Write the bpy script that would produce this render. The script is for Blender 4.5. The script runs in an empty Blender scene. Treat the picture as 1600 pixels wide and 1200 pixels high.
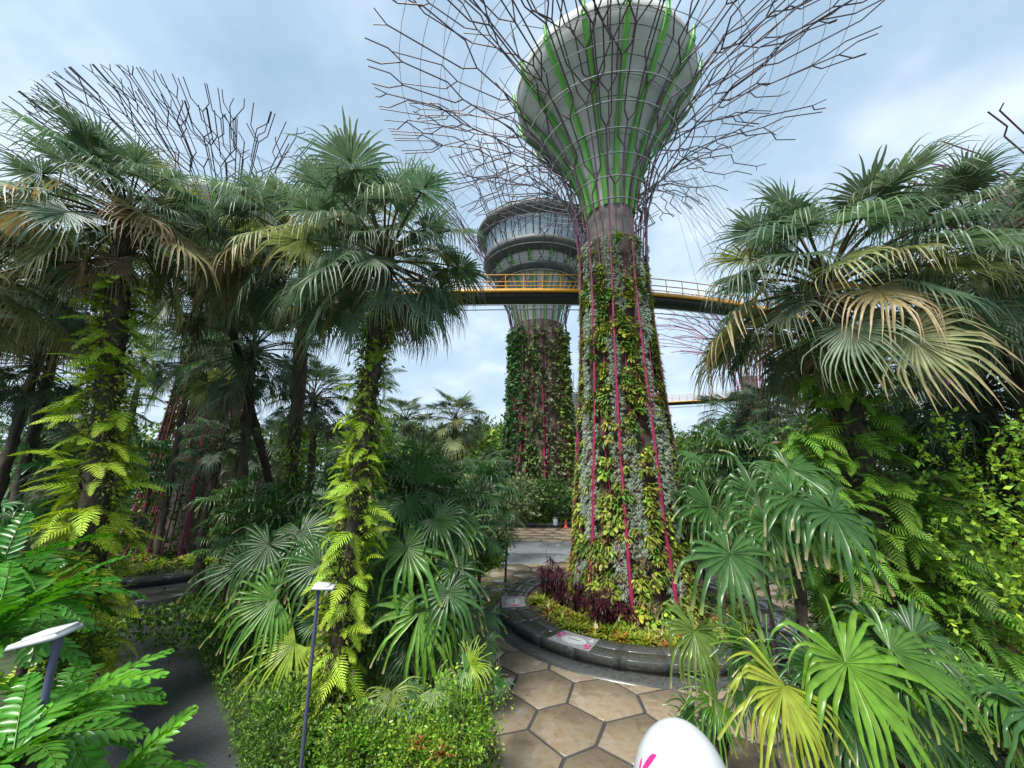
import bpy, math, random
import numpy as np
from mathutils import Vector, Matrix
R = math.radians
PI = math.pi
S = bpy.context.scene
COL = S.collection
rnd = random.Random(7)
nr = np.random.default_rng(7)

# ------------------------------------------------------------------ camera
CAM_H = 7.0
PITCH = R(12.5)
cd = bpy.data.cameras.new("camera")
cam = bpy.data.objects.new("camera", cd)
COL.objects.link(cam)
cam.location = (0, 0, CAM_H)
cam.rotation_euler = (R(90) + PITCH, 0, 0)
cd.sensor_width = 36
cd.lens = 610 / 1600 * 36
cd.clip_start = 0.05
cd.clip_end = 4000
S.camera = cam

# ------------------------------------------------------------------ world
SUN_EL, SUN_AZ = R(58), R(215)     # azimuth measured clockwise from +Y
w = bpy.data.worlds.new("World")
S.world = w
w.use_nodes = True
nt = w.node_tree
for n in list(nt.nodes):
    nt.nodes.remove(n)
def N(t, **k):
    n = nt.nodes.new(t)
    for a, b in k.items():
        setattr(n, a, b)
    return n
out = N('ShaderNodeOutputWorld')
sky = N('ShaderNodeTexSky', sky_type='NISHITA', sun_disc=False)
sky.sun_elevation = SUN_EL
sky.sun_rotation = SUN_AZ
sky.air_density = 1.0
sky.dust_density = 2.0
bg1 = N('ShaderNodeBackground'); bg1.inputs[1].default_value = 0.075
bg2 = N('ShaderNodeBackground'); bg2.inputs[1].default_value = 1.0
tc = N('ShaderNodeTexCoord')
sep = N('ShaderNodeSeparateXYZ')
nt.links.new(tc.outputs['Generated'], sep.inputs[0])
mz = N('ShaderNodeMath', operation='MAXIMUM'); mz.inputs[1].default_value = 0.0
nt.links.new(sep.outputs[2], mz.inputs[0])
az = N('ShaderNodeMath', operation='ADD'); az.inputs[1].default_value = 0.22
nt.links.new(mz.outputs[0], az.inputs[0])
dx = N('ShaderNodeMath', operation='DIVIDE'); dy = N('ShaderNodeMath', operation='DIVIDE')
nt.links.new(sep.outputs[0], dx.inputs[0]); nt.links.new(az.outputs[0], dx.inputs[1])
nt.links.new(sep.outputs[1], dy.inputs[0]); nt.links.new(az.outputs[0], dy.inputs[1])
cmb = N('ShaderNodeCombineXYZ')
nt.links.new(dx.outputs[0], cmb.inputs[0]); nt.links.new(dy.outputs[0], cmb.inputs[1])
n1 = N('ShaderNodeTexNoise'); n1.inputs['Scale'].default_value = 0.9; n1.inputs['Detail'].default_value = 7; n1.inputs['Roughness'].default_value = 0.55
n2 = N('ShaderNodeTexNoise'); n2.inputs['Scale'].default_value = 2.3; n2.inputs['Detail'].default_value = 8
nt.links.new(cmb.outputs[0], n1.inputs['Vector']); nt.links.new(cmb.outputs[0], n2.inputs['Vector'])
r1 = N('ShaderNodeValToRGB')
r1.color_ramp.elements[0].position = 0.30; r1.color_ramp.elements[0].color = (0, 0, 0, 1)
r1.color_ramp.elements[1].position = 0.66; r1.color_ramp.elements[1].color = (1, 1, 1, 1)
nt.links.new(n1.outputs[0], r1.inputs[0])
r2 = N('ShaderNodeValToRGB')
e = r2.color_ramp.elements
e[0].position = 0.32; e[0].color = (0.185, 0.275, 0.365, 1)
e[1].position = 0.68; e[1].color = (0.45, 0.52, 0.60, 1)
em = e.new(0.5); em.color = (0.26, 0.35, 0.44, 1)
nt.links.new(n2.outputs[0], r2.inputs[0])
# clouds thicken and whiten toward the horizon
hz = N('ShaderNodeMapRange'); hz.inputs[1].default_value = 0.0; hz.inputs[2].default_value = 0.75
hz.inputs[3].default_value = 1.0; hz.inputs[4].default_value = 0.0
nt.links.new(mz.outputs[0], hz.inputs[0])
mixc = N('ShaderNodeMix', data_type='RGBA')
mixc.inputs[7].default_value = (0.39, 0.465, 0.54, 1)
mh = N('ShaderNodeMath', operation='MULTIPLY'); mh.inputs[1].default_value = 0.65
nt.links.new(hz.outputs[0], mh.inputs[0])
nt.links.new(mh.outputs[0], mixc.inputs[0]); nt.links.new(r2.outputs[0], mixc.inputs[6])
nt.links.new(mixc.outputs[2], bg2.inputs[0])
cov = N('ShaderNodeMapRange'); cov.inputs[3].default_value = 0.68; cov.inputs[4].default_value = 0.95
nt.links.new(r1.outputs[0], cov.inputs[0])
mix = N('ShaderNodeMixShader')
nt.links.new(sky.outputs[0], bg1.inputs[0])
nt.links.new(cov.outputs[0], mix.inputs[0])
nt.links.new(bg1.outputs[0], mix.inputs[1]); nt.links.new(bg2.outputs[0], mix.inputs[2])
nt.links.new(mix.outputs[0], out.inputs[0])

sl = bpy.data.lights.new("sun", 'SUN')
sl.energy = 3.2
sl.angle = R(18)
sl.color = (1.0, 0.96, 0.90)
sun = bpy.data.objects.new("sun", sl)
COL.objects.link(sun)
sd = Vector((math.sin(SUN_AZ) * math.cos(SUN_EL), math.cos(SUN_AZ) * math.cos(SUN_EL), math.sin(SUN_EL)))
sun.rotation_euler = sd.to_track_quat('Z', 'Y').to_euler()
S.view_settings.view_transform = 'Standard'
S.view_settings.look = 'None'
S.view_settings.gamma = 1
S.view_settings.use_curve_mapping = False
S.view_settings.exposure = 1.2
S.cycles.max_bounces = 7
S.cycles.diffuse_bounces = 3
S.cycles.glossy_bounces = 2
S.cycles.transmission_bounces = 4
S.cycles.transparent_max_bounces = 4
S.cycles.use_denoising = True

# ------------------------------------------------------------------ survey helpers (photo pixel -> place)
CP, SP = math.cos(PITCH), math.sin(PITCH)
def ray(px, py):
    v = (600 - py) / 610
    return Vector(((px - 800) / 610, CP - SP * v, SP + CP * v))
def gr(px, py, z=0.0):
    d = ray(px, py)
    t = (z - CAM_H) / d.z
    return Vector((d.x * t, d.y * t, z))
def at(px, py, t):
    """point at camera depth t"""
    d = ray(px, py)
    return Vector((d.x * t, d.y * t, CAM_H + d.z * t))

# ------------------------------------------------------------------ materials
MATS = {}
def newmat(name):
    m = bpy.data.materials.new(name)
    m.use_nodes = True
    MATS[name] = m
    return m, m.node_tree, m.node_tree.nodes['Principled BSDF']
def plain(name, c, rough=0.6, metal=0.0, var=0.15, scale=6.0, bump=0.0, rvar=0.0):
    m, t, b = newmat(name)
    tc = t.nodes.new('ShaderNodeTexCoord')
    nz = t.nodes.new('ShaderNodeTexNoise'); nz.inputs['Scale'].default_value = scale; nz.inputs['Detail'].default_value = 6
    t.links.new(tc.outputs['Object'], nz.inputs['Vector'])
    mr = t.nodes.new('ShaderNodeMapRange'); mr.inputs[1].default_value = 0.3; mr.inputs[2].default_value = 0.7
    mr.inputs[3].default_value = 1 - var; mr.inputs[4].default_value = 1 + var
    t.links.new(nz.outputs[0], mr.inputs[0])
    mx = t.nodes.new('ShaderNodeMix'); mx.data_type = 'RGBA'; mx.blend_type = 'MULTIPLY'; mx.inputs[0].default_value = 1
    mx.inputs[6].default_value = (*c, 1)
    t.links.new(mr.outputs[0], mx.inputs[7])
    t.links.new(mx.outputs[2], b.inputs['Base Color'])
    b.inputs['Roughness'].default_value = rough
    b.inputs['Metallic'].default_value = metal
    if rvar:
        n3 = t.nodes.new('ShaderNodeTexNoise'); n3.inputs['Scale'].default_value = 0.35; n3.inputs['Detail'].default_value = 4
        g = t.nodes.new('ShaderNodeNewGeometry')
        t.links.new(g.outputs['Position'], n3.inputs['Vector'])
        m3 = t.nodes.new('ShaderNodeMapRange'); m3.inputs[1].default_value = 0.42; m3.inputs[2].default_value = 0.6
        m3.inputs[3].default_value = max(0.04, rough - rvar); m3.inputs[4].default_value = rough
        t.links.new(n3.outputs[0], m3.inputs[0]); t.links.new(m3.outputs[0], b.inputs['Roughness'])
    if bump:
        bp = t.nodes.new('ShaderNodeBump'); bp.inputs['Strength'].default_value = bump; bp.inputs['Distance'].default_value = 0.05
        t.links.new(nz.outputs[0], bp.inputs['Height']); t.links.new(bp.outputs[0], b.inputs['Normal'])
    return m
def leafmat(name, rough=0.4, trans=0.25, spec=0.5, sc=9.0):
    """colour = the leaf's own colour attribute x the object's tint"""
    m, t, b = newmat(name)
    a = t.nodes.new('ShaderNodeAttribute'); a.attribute_name = 'Col'
    oi = t.nodes.new('ShaderNodeObjectInfo')
    mx = t.nodes.new('ShaderNodeMix'); mx.data_type = 'RGBA'; mx.blend_type = 'MULTIPLY'; mx.inputs[0].default_value = 1
    t.links.new(a.outputs['Color'], mx.inputs[6]); t.links.new(oi.outputs['Color'], mx.inputs[7])
    g = t.nodes.new('ShaderNodeNewGeometry')
    nz = t.nodes.new('ShaderNodeTexNoise'); nz.inputs['Scale'].default_value = sc; nz.inputs['Detail'].default_value = 3
    t.links.new(g.outputs['Position'], nz.inputs['Vector'])
    mr = t.nodes.new('ShaderNodeMapRange'); mr.inputs[1].default_value = 0.3; mr.inputs[2].default_value = 0.7
    mr.inputs[3].default_value = 0.78; mr.inputs[4].default_value = 1.22
    t.links.new(nz.outputs[0], mr.inputs[0])
    m2 = t.nodes.new('ShaderNodeMix'); m2.data_type = 'RGBA'; m2.blend_type = 'MULTIPLY'; m2.inputs[0].default_value = 1
    t.links.new(mx.outputs[2], m2.inputs[6]); t.links.new(mr.outputs[0], m2.inputs[7])
    t.links.new(m2.outputs[2], b.inputs['Base Color'])
    b.inputs['Roughness'].default_value = rough
    b.inputs['Specular IOR Level'].default_value = spec
    tr = t.nodes.new('ShaderNodeBsdfTranslucent')
    hs = t.nodes.new('ShaderNodeHueSaturation'); hs.inputs['Saturation'].default_value = 1.15; hs.inputs['Value'].default_value = 1.5
    hs.inputs['Hue'].default_value = 0.495
    t.links.new(m2.outputs[2], hs.inputs['Color']); t.links.new(hs.outputs[0], tr.inputs[0])
    ms = t.nodes.new('ShaderNodeMixShader'); ms.inputs[0].default_value = trans
    o = t.nodes['Material Output']
    t.links.new(b.outputs[0], ms.inputs[1]); t.links.new(tr.outputs[0], ms.inputs[2]); t.links.new(ms.outputs[0], o.inputs[0])
    return m
def colmat(name, rough=0.5, metal=0.0, bump=0.0, scale=8):
    m, t, b = newmat(name)
    a = t.nodes.new('ShaderNodeAttribute'); a.attribute_name = 'Col'
    g = t.nodes.new('ShaderNodeNewGeometry')
    nz = t.nodes.new('ShaderNodeTexNoise'); nz.inputs['Scale'].default_value = scale; nz.inputs['Detail'].default_value = 6
    t.links.new(g.outputs['Position'], nz.inputs['Vector'])
    mr = t.nodes.new('ShaderNodeMapRange'); mr.inputs[1].default_value = 0.3; mr.inputs[2].default_value = 0.7
    mr.inputs[3].default_value = 0.7; mr.inputs[4].default_value = 1.3
    t.links.new(nz.outputs[0], mr.inputs[0])
    m2 = t.nodes.new('ShaderNodeMix'); m2.data_type = 'RGBA'; m2.blend_type = 'MULTIPLY'; m2.inputs[0].default_value = 1
    t.links.new(a.outputs['Color'], m2.inputs[6]); t.links.new(mr.outputs[0], m2.inputs[7])
    t.links.new(m2.outputs[2], b.inputs['Base Color'])
    b.inputs['Roughness'].default_value = rough; b.inputs['Metallic'].default_value = metal
    if bump:
        bp = t.nodes.new('ShaderNodeBump'); bp.inputs['Strength'].default_value = bump; bp.inputs['Distance'].default_value = 0.04
        t.links.new(nz.outputs[0], bp.inputs['Height']); t.links.new(bp.outputs[0], b.inputs['Normal'])
    return m

LEAF = leafmat('palm_leaf', 0.40, 0.30, 0.42)
GLOSS = leafmat('glossy_leaf', 0.30, 0.28, 0.38)
SOFT = leafmat('fern_leaf', 0.50, 0.24, 0.3)
FAR = leafmat('far_leaf', 0.6, 0.2, 0.2, 1.5)
BARK = colmat('bark', 0.85, 0, 0.8, 14)
STEEL = colmat('painted_steel', 0.38, 0, 0, 3)
CONC = plain('concrete', (0.36, 0.36, 0.345), 0.75, var=0.10, scale=1.2)
CORE = plain('stained_core_concrete', (0.20, 0.18, 0.165), 0.8, var=0.35, scale=1.6)
BOWL = plain('bowl_concrete', (0.50, 0.51, 0.48), 0.7, var=0.16, scale=0.6)
RINGM = plain('grey_cladding', (0.10, 0.108, 0.10), 0.5, var=.3, scale=1)
GREEN = plain('green_rib_paint', (0.13, 0.42, 0.06), 0.4, var=0.1)
WHITE = plain('white_paint', (0.60, 0.61, 0.62), 0.35, var=0.03)
DARK = plain('dark_steel', (0.03, 0.03, 0.035), 0.5)
GLASS = plain('window_glass', (0.30, 0.38, 0.43), 0.10, var=0.25, scale=0.4)
YEL = plain('yellow_paint', (0.62, 0.29, 0.03), 0.4)
CABLE = plain('steel_cable', (0.42, 0.43, 0.44), 0.4, metal=0.3)
SOIL = plain('soil', (0.045, 0.032, 0.020), 0.9, var=0.4, scale=5, bump=0.5)
GROUND = plain('ground_cover', (0.035, 0.060, 0.020), 0.9, var=0.5, scale=3, bump=0.5)
JOINT = plain('dark_joint', (0.05, 0.05, 0.052), 0.42, var=0.2, rvar=0.25)
ASPH = plain('wet_asphalt', (0.058, 0.061, 0.066), 0.30, var=0.3, scale=20, rvar=0.26, bump=0.12)
SLAB = plain('wet_concrete', (0.20, 0.215, 0.22), 0.35, var=0.15, scale=1.5, rvar=0.26)
GRANITE = plain('black_granite', (0.055, 0.058, 0.055), 0.32, var=0.35, scale=9, rvar=0.18)
LAMPBLUE = plain('blue_grey_pole', (0.085, 0.085, 0.16), 0.45)
PINK = plain('pink_print', (0.62, 0.02, 0.18), 0.4)
PRINTW = plain('white_print', (0.55, 0.56, 0.57), 0.3, var=0.05)
PRINTG = plain('grey_print', (0.28, 0.29, 0.30), 0.3)
BALL = plain('white_plastic_egg', (0.47, 0.50, 0.52), 0.22, var=0.04, scale=3)
GREYB = plain('grey_bin', (0.16, 0.19, 0.21), 0.5)
ORANGE = plain('orange_plastic', (0.75, 0.09, 0.03), 0.45)

# stone tile: ochre veins on sandstone
def stone():
    m, t, b = newmat('wet_sandstone')
    g = t.nodes.new('ShaderNodeNewGeometry'); oi = t.nodes.new('ShaderNodeObjectInfo')
    ad = t.nodes.new('ShaderNodeVectorMath'); ad.operation = 'ADD'
    sc = t.nodes.new('ShaderNodeVectorMath'); sc.operation = 'SCALE'; sc.inputs['Scale'].default_value = 40
    cb = t.nodes.new('ShaderNodeCombineXYZ')
    t.links.new(oi.outputs['Random'], cb.inputs[0]); t.links.new(oi.outputs['Random'], cb.inputs[1])
    t.links.new(cb.outputs[0], sc.inputs[0])
    t.links.new(g.outputs['Position'], ad.inputs[0]); t.links.new(sc.outputs[0], ad.inputs[1])
    nz = t.nodes.new('ShaderNodeTexNoise'); nz.inputs['Scale'].default_value = 1.7; nz.inputs['Detail'].default_value = 12
    nz.inputs['Roughness'].default_value = 0.72; nz.inputs['Distortion'].default_value = 0.35
    t.links.new(ad.outputs[0], nz.inputs['Vector'])
    cr = t.nodes.new('ShaderNodeValToRGB')
    e = cr.color_ramp.elements
    e[0].position = 0.30; e[0].color = (0.19, 0.125, 0.07, 1)
    e[1].position = 0.72; e[1].color = (0.14, 0.135, 0.12, 1)
    for p, c in ((0.42, (0.20, 0.155, 0.10, 1)), (0.5, (0.215, 0.18, 0.13, 1)), (0.6, (0.165, 0.13, 0.085, 1))):
        k = e.new(p); k.color = c
    t.links.new(nz.outputs[0], cr.inputs[0])
    mr = t.nodes.new('ShaderNodeMapRange'); mr.inputs[3].default_value = 0.75; mr.inputs[4].default_value = 1.2
    t.links.new(oi.outputs['Random'], mr.inputs[0])
    mx = t.nodes.new('ShaderNodeMix'); mx.data_type = 'RGBA'; mx.blend_type = 'MULTIPLY'; mx.inputs[0].default_value = 1
    t.links.new(cr.outputs[0], mx.inputs[6]); t.links.new(mr.outputs[0], mx.inputs[7])
    t.links.new(mx.outputs[2], b.inputs['Base Color'])
    n3 = t.nodes.new('ShaderNodeTexNoise'); n3.inputs['Scale'].default_value = 0.55; n3.inputs['Detail'].default_value = 5
    t.links.new(g.outputs['Position'], n3.inputs['Vector'])
    m3 = t.nodes.new('ShaderNodeMapRange'); m3.inputs[1].default_value = 0.4; m3.inputs[2].default_value = 0.62
    m3.inputs[3].default_value = 0.03; m3.inputs[4].default_value = 0.24
    t.links.new(n3.outputs[0], m3.inputs[0]); t.links.new(m3.outputs[0], b.inputs['Roughness'])
    bp = t.nodes.new('ShaderNodeBump'); bp.inputs['Strength'].default_value = 0.15; bp.inputs['Distance'].default_value = 0.02
    t.links.new(nz.outputs[0], bp.inputs['Height']); t.links.new(bp.outputs[0], b.inputs['Normal'])
    return m
STONE = stone()

# ------------------------------------------------------------------ mesh building
class MB:
    def __init__(s):
        s.V = []; s.F = []; s.C = []; s.n = 0
    def add(s, V, F, C=None):
        V = np.asarray(V, dtype=np.float32).reshape(-1, 3)
        F = np.asarray(F, dtype=np.int32)
        if C is None:
            C = (0.5, 0.5, 0.5)
        C = np.asarray(C, dtype=np.float32)
        if C.ndim == 1:
            C = np.tile(C, (len(V), 1))
        s.V.append(V); s.F.append(F + s.n); s.C.append(C); s.n += len(V)
        return s
    def mesh(s, name, mat, smooth=False):
        me = bpy.data.meshes.new(name)
        V = np.concatenate(s.V); C = np.concatenate(s.C)
        nv = len(V)
        me.vertices.add(nv); me.vertices.foreach_set('co', V.ravel())
        tot = np.concatenate([np.full(len(f), f.shape[1], dtype=np.int32) for f in s.F])
        loops = np.concatenate([f.ravel() for f in s.F])
        st = np.concatenate(([0], np.cumsum(tot)[:-1])).astype(np.int32)
        me.loops.add(len(loops)); me.loops.foreach_set('vertex_index', loops.astype(np.int32))
        me.polygons.add(len(tot)); me.polygons.foreach_set('loop_start', st); me.polygons.foreach_set('loop_total', tot)
        if smooth:
            me.polygons.foreach_set('use_smooth', np.ones(len(tot), dtype=bool))
        at_ = me.color_attributes.new('Col', 'FLOAT_COLOR', 'POINT')
        at_.data.foreach_set('color', np.concatenate([C, np.ones((nv, 1), np.float32)], axis=1).ravel())
        me.update(calc_edges=True)
        me.validate()
        me.materials.append(mat)
        return me
    def build(s, name, mat, parent=None, smooth=False, kind=None):
        o = bpy.data.objects.new(name, s.mesh(name, mat, smooth))
        COL.objects.link(o)
        if parent is not None:
            o.parent = parent
        if kind:
            o['kind'] = kind
        return o
def add_inst(name, me, parent=None, loc=(0, 0, 0), rot=(0, 0, 0), sc=1.0, tint=None, mat4=None):
    o = bpy.data.objects.new(name, me)
    COL.objects.link(o)
    if mat4 is not None:
        o.matrix_basis = mat4
    else:
        o.location = loc; o.rotation_euler = rot
        o.scale = (sc, sc, sc) if not hasattr(sc, '__len__') else sc
    if parent is not None:
        o.parent = parent
    if tint:
        o.color = (*tint, 1)
    return o
def thing(name, label, cat, loc=(0, 0, 0), group=None, rz=0):
    o = bpy.data.objects.new(name, None)
    COL.objects.link(o)
    o.location = loc; o.rotation_euler = (0, 0, rz); o.empty_display_size = 0.2
    o['label'] = label; o['category'] = cat
    if group: o['group'] = group
    return o
def tag(o, label, cat, group=None, kind=None):
    o['label'] = label
    if cat: o['category'] = cat
    if group: o['group'] = group
    if kind: o['kind'] = kind
    return o
def tube(P, r, sides=5, cap=True):
    P = np.asarray(P, float); n = len(P)
    r = np.full(n, r) if np.isscalar(r) else np.asarray(r)
    T = np.gradient(P, axis=0); T /= np.linalg.norm(T, axis=1)[:, None] + 1e-9
    ref = np.array([0, 0, 1.0]) if abs(T[:, 2]).mean() < 0.8 else np.array([1.0, 0.05, 0])
    A = np.cross(T, ref); A /= np.linalg.norm(A, axis=1)[:, None] + 1e-9
    B = np.cross(T, A)
    a = np.arange(sides) * 2 * PI / sides
    V = P[:, None, :] + r[:, None, None] * (np.cos(a)[None, :, None] * A[:, None, :] + np.sin(a)[None, :, None] * B[:, None, :])
    V = V.reshape(-1, 3)
    i = np.arange(n - 1)[:, None] * sides; j = np.arange(sides)[None, :]; k = (j + 1) % sides
    F = np.stack([i + j, i + k, i + sides + k, i + sides + j], -1).reshape(-1, 4)
    return V, F
def lathe(prof, seg=48, cx=0, cy=0, a0=0, a1=2 * PI):
    prof = np.asarray(prof, float); full = abs(a1 - a0 - 2 * PI) < 1e-6
    ns = seg if full else seg + 1
    a = a0 + np.arange(ns) * (a1 - a0) / seg
    V = np.stack([cx + prof[:, 0][:, None] * np.cos(a), cy + prof[:, 0][:, None] * np.sin(a), np.repeat(prof[:, 1][:, None], ns, 1)], -1).reshape(-1, 3)
    i = np.arange(len(prof) - 1)[:, None] * ns; j = np.arange(seg)[None, :]; k = (j + 1) % ns
    F = np.stack([i + j, i + k, i + ns + k, i + ns + j], -1).reshape(-1, 4)
    return V, F
def box(c, h, rz=0):
    c = np.array(c, float); h = np.array(h, float)
    V = np.array([[x, y, z] for z in (-1, 1) for y in (-1, 1) for x in (-1, 1)], float) * h
    cs, sn = math.cos(rz), math.sin(rz)
    V = np.stack([V[:, 0] * cs - V[:, 1] * sn, V[:, 0] * sn + V[:, 1] * cs, V[:, 2]], 1) + c
    F = [[0, 2, 3, 1], [4, 5, 7, 6], [0, 1, 5, 4], [2, 6, 7, 3], [0, 4, 6, 2], [1, 3, 7, 5]]
    return V, F
def prism(poly, z0, z1, inset=0.0):
    """extruded polygon with chamfered top edge"""
    P = np.asarray(poly, float)[:, :2]; n = len(P)
    c = P.mean(0)
    rings = [(P, z0), (P, z1 - inset), (c + (P - c) * (1 - inset * 1.2), z1)] if inset else [(P, z0), (P, z1)]
    V = np.concatenate([np.column_stack([p, np.full(n, z)]) for p, z in rings])
    mb = MB()
    i = np.arange(n); k = (i + 1) % n
    F = np.concatenate([np.stack([i + a * n, k + a * n, k + (a + 1) * n, i + (a + 1) * n], 1) for a in range(len(rings) - 1)])
    mb.add(V, F)
    mb.F.append(np.array([i + (len(rings) - 1) * n], dtype=np.int32))
    return mb
def jit(c, a=0.15, g=None):
    g = g or rnd
    k = 1 + g.uniform(-a, a)
    return tuple(max(0.002, x * k * (1 + g.uniform(-a, a) * 0.4)) for x in c)

# ------------------------------------------------------------------ leaf templates
def blade(mb, P, d, side, Rr, nseg, spread, split, droop, col, tip=None, blunt=0.0, rows=8, g=None, costa=0.12, keep=1.0, wf=1.0, fold=0.35, tipstart=0.8, nar=0.9, sway=0.09, lvar=0.08):
    """fan blade: hub P, axis d, side vector, ribs that part at split and hang under gravity"""
    g = g or rnd
    P = np.array(P, float); d = np.array(d, float); d /= np.linalg.norm(d)
    side = np.array(side, float); side -= d * (side @ d); side /= np.linalg.norm(side)
    nrm = np.cross(d, side)
    if nrm[2] < 0: nrm = -nrm
    dphi = spread / nseg
    for i in range(nseg):
        if g.random() > keep: continue
        phi = -spread / 2 + dphi * (i + 0.5)
        hub = P + d * (costa * Rr * max(0, math.cos(phi)))
        dr = math.cos(phi) * d + math.sin(phi) * side + nrm * (0.10 + 0.06 * g.random())
        dr /= np.linalg.norm(dr)
        L = Rr * (0.72 + 0.28 * math.cos(phi / 2)) * g.uniform(1 - lvar * 1.6, 1 + lvar)
        dp = droop * g.uniform(0.7, 1.35)
        sp = split * g.uniform(0.85, 1.12)
        sv = np.cross(nrm, dr); sv /= np.linalg.norm(sv)
        p = hub.copy(); D = dr.copy()
        pts = []; ws = []; cc = []
        c0 = np.array(jit(col, 0.13, g))
        tipc = np.array(tip) if tip is not None else c0 * np.array([1.25, 1.1, 1.0])
        has_tip = g.random() < 0.8
        step = L / rows
        wmax = sp * L * math.tan(dphi / 2) * 1.02 * wf
        twist = g.uniform(-0.5, 0.5); tk = sp * g.uniform(0.85, 1.7); kst = g.uniform(2, 9)
        for k in range(rows + 1):
            t = k / rows
            hw = (t * L * math.tan(dphi / 2) * 1.02 + 0.004) if t <= sp else wmax * nar * max(blunt, 1 - ((t - sp) / (1 - sp)) ** 1.2) + 0.002
            pts.append(p.copy()); ws.append(hw)
            f = max(0.0, (t - tipstart) / (1 - tipstart)) if has_tip else 0
            cc.append(c0 * (0.92 + 0.16 * t) * (1 - f) + tipc * f)
            bend = dp * (0.20 + (kst if tk < t < tk + 1.6 / rows else 2.6 * max(0, t - sp * .7))) / rows
            D = D + np.array([0, 0, -1.0]) * bend + (np.array([g.uniform(-1, 1), g.uniform(-1, 1), 0]) * sway if t > sp else 0)
            D /= np.linalg.norm(D)
            p = p + D * step
        n = rows + 1
        V = np.zeros((n, 3, 3)); Cc = np.zeros((n, 3, 3))
        for k in range(n):
            Dk = pts[min(k + 1, n - 1)] - pts[max(k - 1, 0)]
            s_ = sv - Dk * (sv @ Dk) / (Dk @ Dk + 1e-9)
            s_ /= np.linalg.norm(s_) + 1e-9
            up = np.cross(Dk, s_); up /= np.linalg.norm(up) + 1e-9
            s2 = s_ * math.cos(twist * k / n) + up * math.sin(twist * k / n)
            V[k, 0] = pts[k] - s2 * ws[k]; V[k, 2] = pts[k] + s2 * ws[k]; V[k, 1] = pts[k] - nrm * ws[k] * fold * 2
            Cc[k, 0] = cc[k]; Cc[k, 2] = cc[k]; Cc[k, 1] = cc[k] * 1.12
        a = np.arange(n - 1) * 3
        F = np.concatenate([np.stack([a, a + 1, a + 4, a + 3], 1), np.stack([a + 1, a + 2, a + 5, a + 4], 1)])
        mb.add(V.reshape(-1, 3), F, Cc.reshape(-1, 3))
def bez(p0, p1, p2, n):
    t = np.linspace(0, 1, n)[:, None]
    return (1 - t) ** 2 * np.array(p0) + 2 * t * (1 - t) * np.array(p1) + t * t * np.array(p2)
def fan_leaf_mesh(name, pitch, pet, Rr, nseg, spread, split, droop, col, tip=None, blunt=0, seed=0, mat=None, bladedrop=25, petcol=(0.10, 0.085, 0.03), pr=0.022, **kw):
    g = random.Random(seed)
    mb = MB()
    a = R(pitch)
    p1 = np.array([math.cos(a) * pet * 0.55, 0, math.sin(a) * pet * 0.6])
    b = R(pitch - bladedrop)
    p2 = p1 + np.array([math.cos(b), 0, math.sin(b)]) * pet * 0.45
    path = bez((0, 0, 0), p1, p2, 6)
    V, F = tube(path, np.linspace(pr * 1.5, pr * 0.8, 6), 4)
    mb.add(V, F, petcol)
    c = R(pitch - bladedrop * 1.5)
    d = (math.cos(c), 0, math.sin(c))
    blade(mb, p2, d, (0, 1, 0.12 * g.uniform(-1, 1)), Rr, nseg, spread, split, droop, col, tip, blunt, g=g, **kw)
    return mb.mesh(name, mat or LEAF)

LIV = (0.088, 0.138, 0.078)     # grey-green livistona
LIVD = (0.030, 0.058, 0.026)
STRAW = (0.34, 0.27, 0.15)
TANL = (0.34, 0.30, 0.12)
PITCHES = [80, 58, 36, 14, -10, -34, -58]
LIVM = {}
for ip, pt in enumerate(PITCHES):
    for sd_ in range(2):
        LIVM[ip, sd_] = fan_leaf_mesh('leaf', pt, 1.5, 1.02, 42, R(300 if pt > 0 else 270), (0.50 if pt > 45 else 0.38), (0.6 if pt > 70 else 1.05 if pt > 45 else 1.9), jit(LIV, 0.1),
                                      tip=(0.16, 0.16, 0.08), seed=ip * 10 + sd_, rows=10, wf=0.92, nar=0.62)
    LIVM[ip, 'y'] = fan_leaf_mesh('leaf', pt, 1.5, 1.05, 38, R(280), 0.40, (0.9 if pt > 45 else 1.7), (0.16, 0.19, 0.07),
                                  tip=STRAW, seed=ip * 10 + 5, rows=10, wf=0.9, tipstart=0.45, nar=0.72)
LIVM['dead'] = fan_leaf_mesh('leaf', -50, 1.3, 1.1, 30, R(240), 0.35, 1.8, (0.16, 0.12, 0.07), tip=(0.22, 0.17, 0.10), seed=78, rows=9, wf=0.7, tipstart=0.4, keep=.8, nar=.7)
LIVM['straw'] = fan_leaf_mesh('leaf', -5, 1.45, 1.45, 36, R(260), 0.40, 2.2, (0.25, 0.23, 0.10), tip=(0.36, 0.27, 0.16), seed=77, rows=10, wf=0.85, tipstart=0.2, nar=0.75)

GLM = {}
DG = (0.045, 0.100, 0.028)
for ip, pt in enumerate(PITCHES):
    for sd_ in range(2):
        GLM[ip, sd_] = fan_leaf_mesh('leaf', pt, 1.1, 1.0, 24, R(325), 0.34, 0.9, jit(DG, 0.1), tip=(0.20, 0.20, 0.07), blunt=0.35,
                                     seed=200 + ip * 10 + sd_, rows=7, mat=GLOSS, wf=1.15, tipstart=0.9, petcol=(0.05, 0.09, 0.02), pr=0.014)

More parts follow.
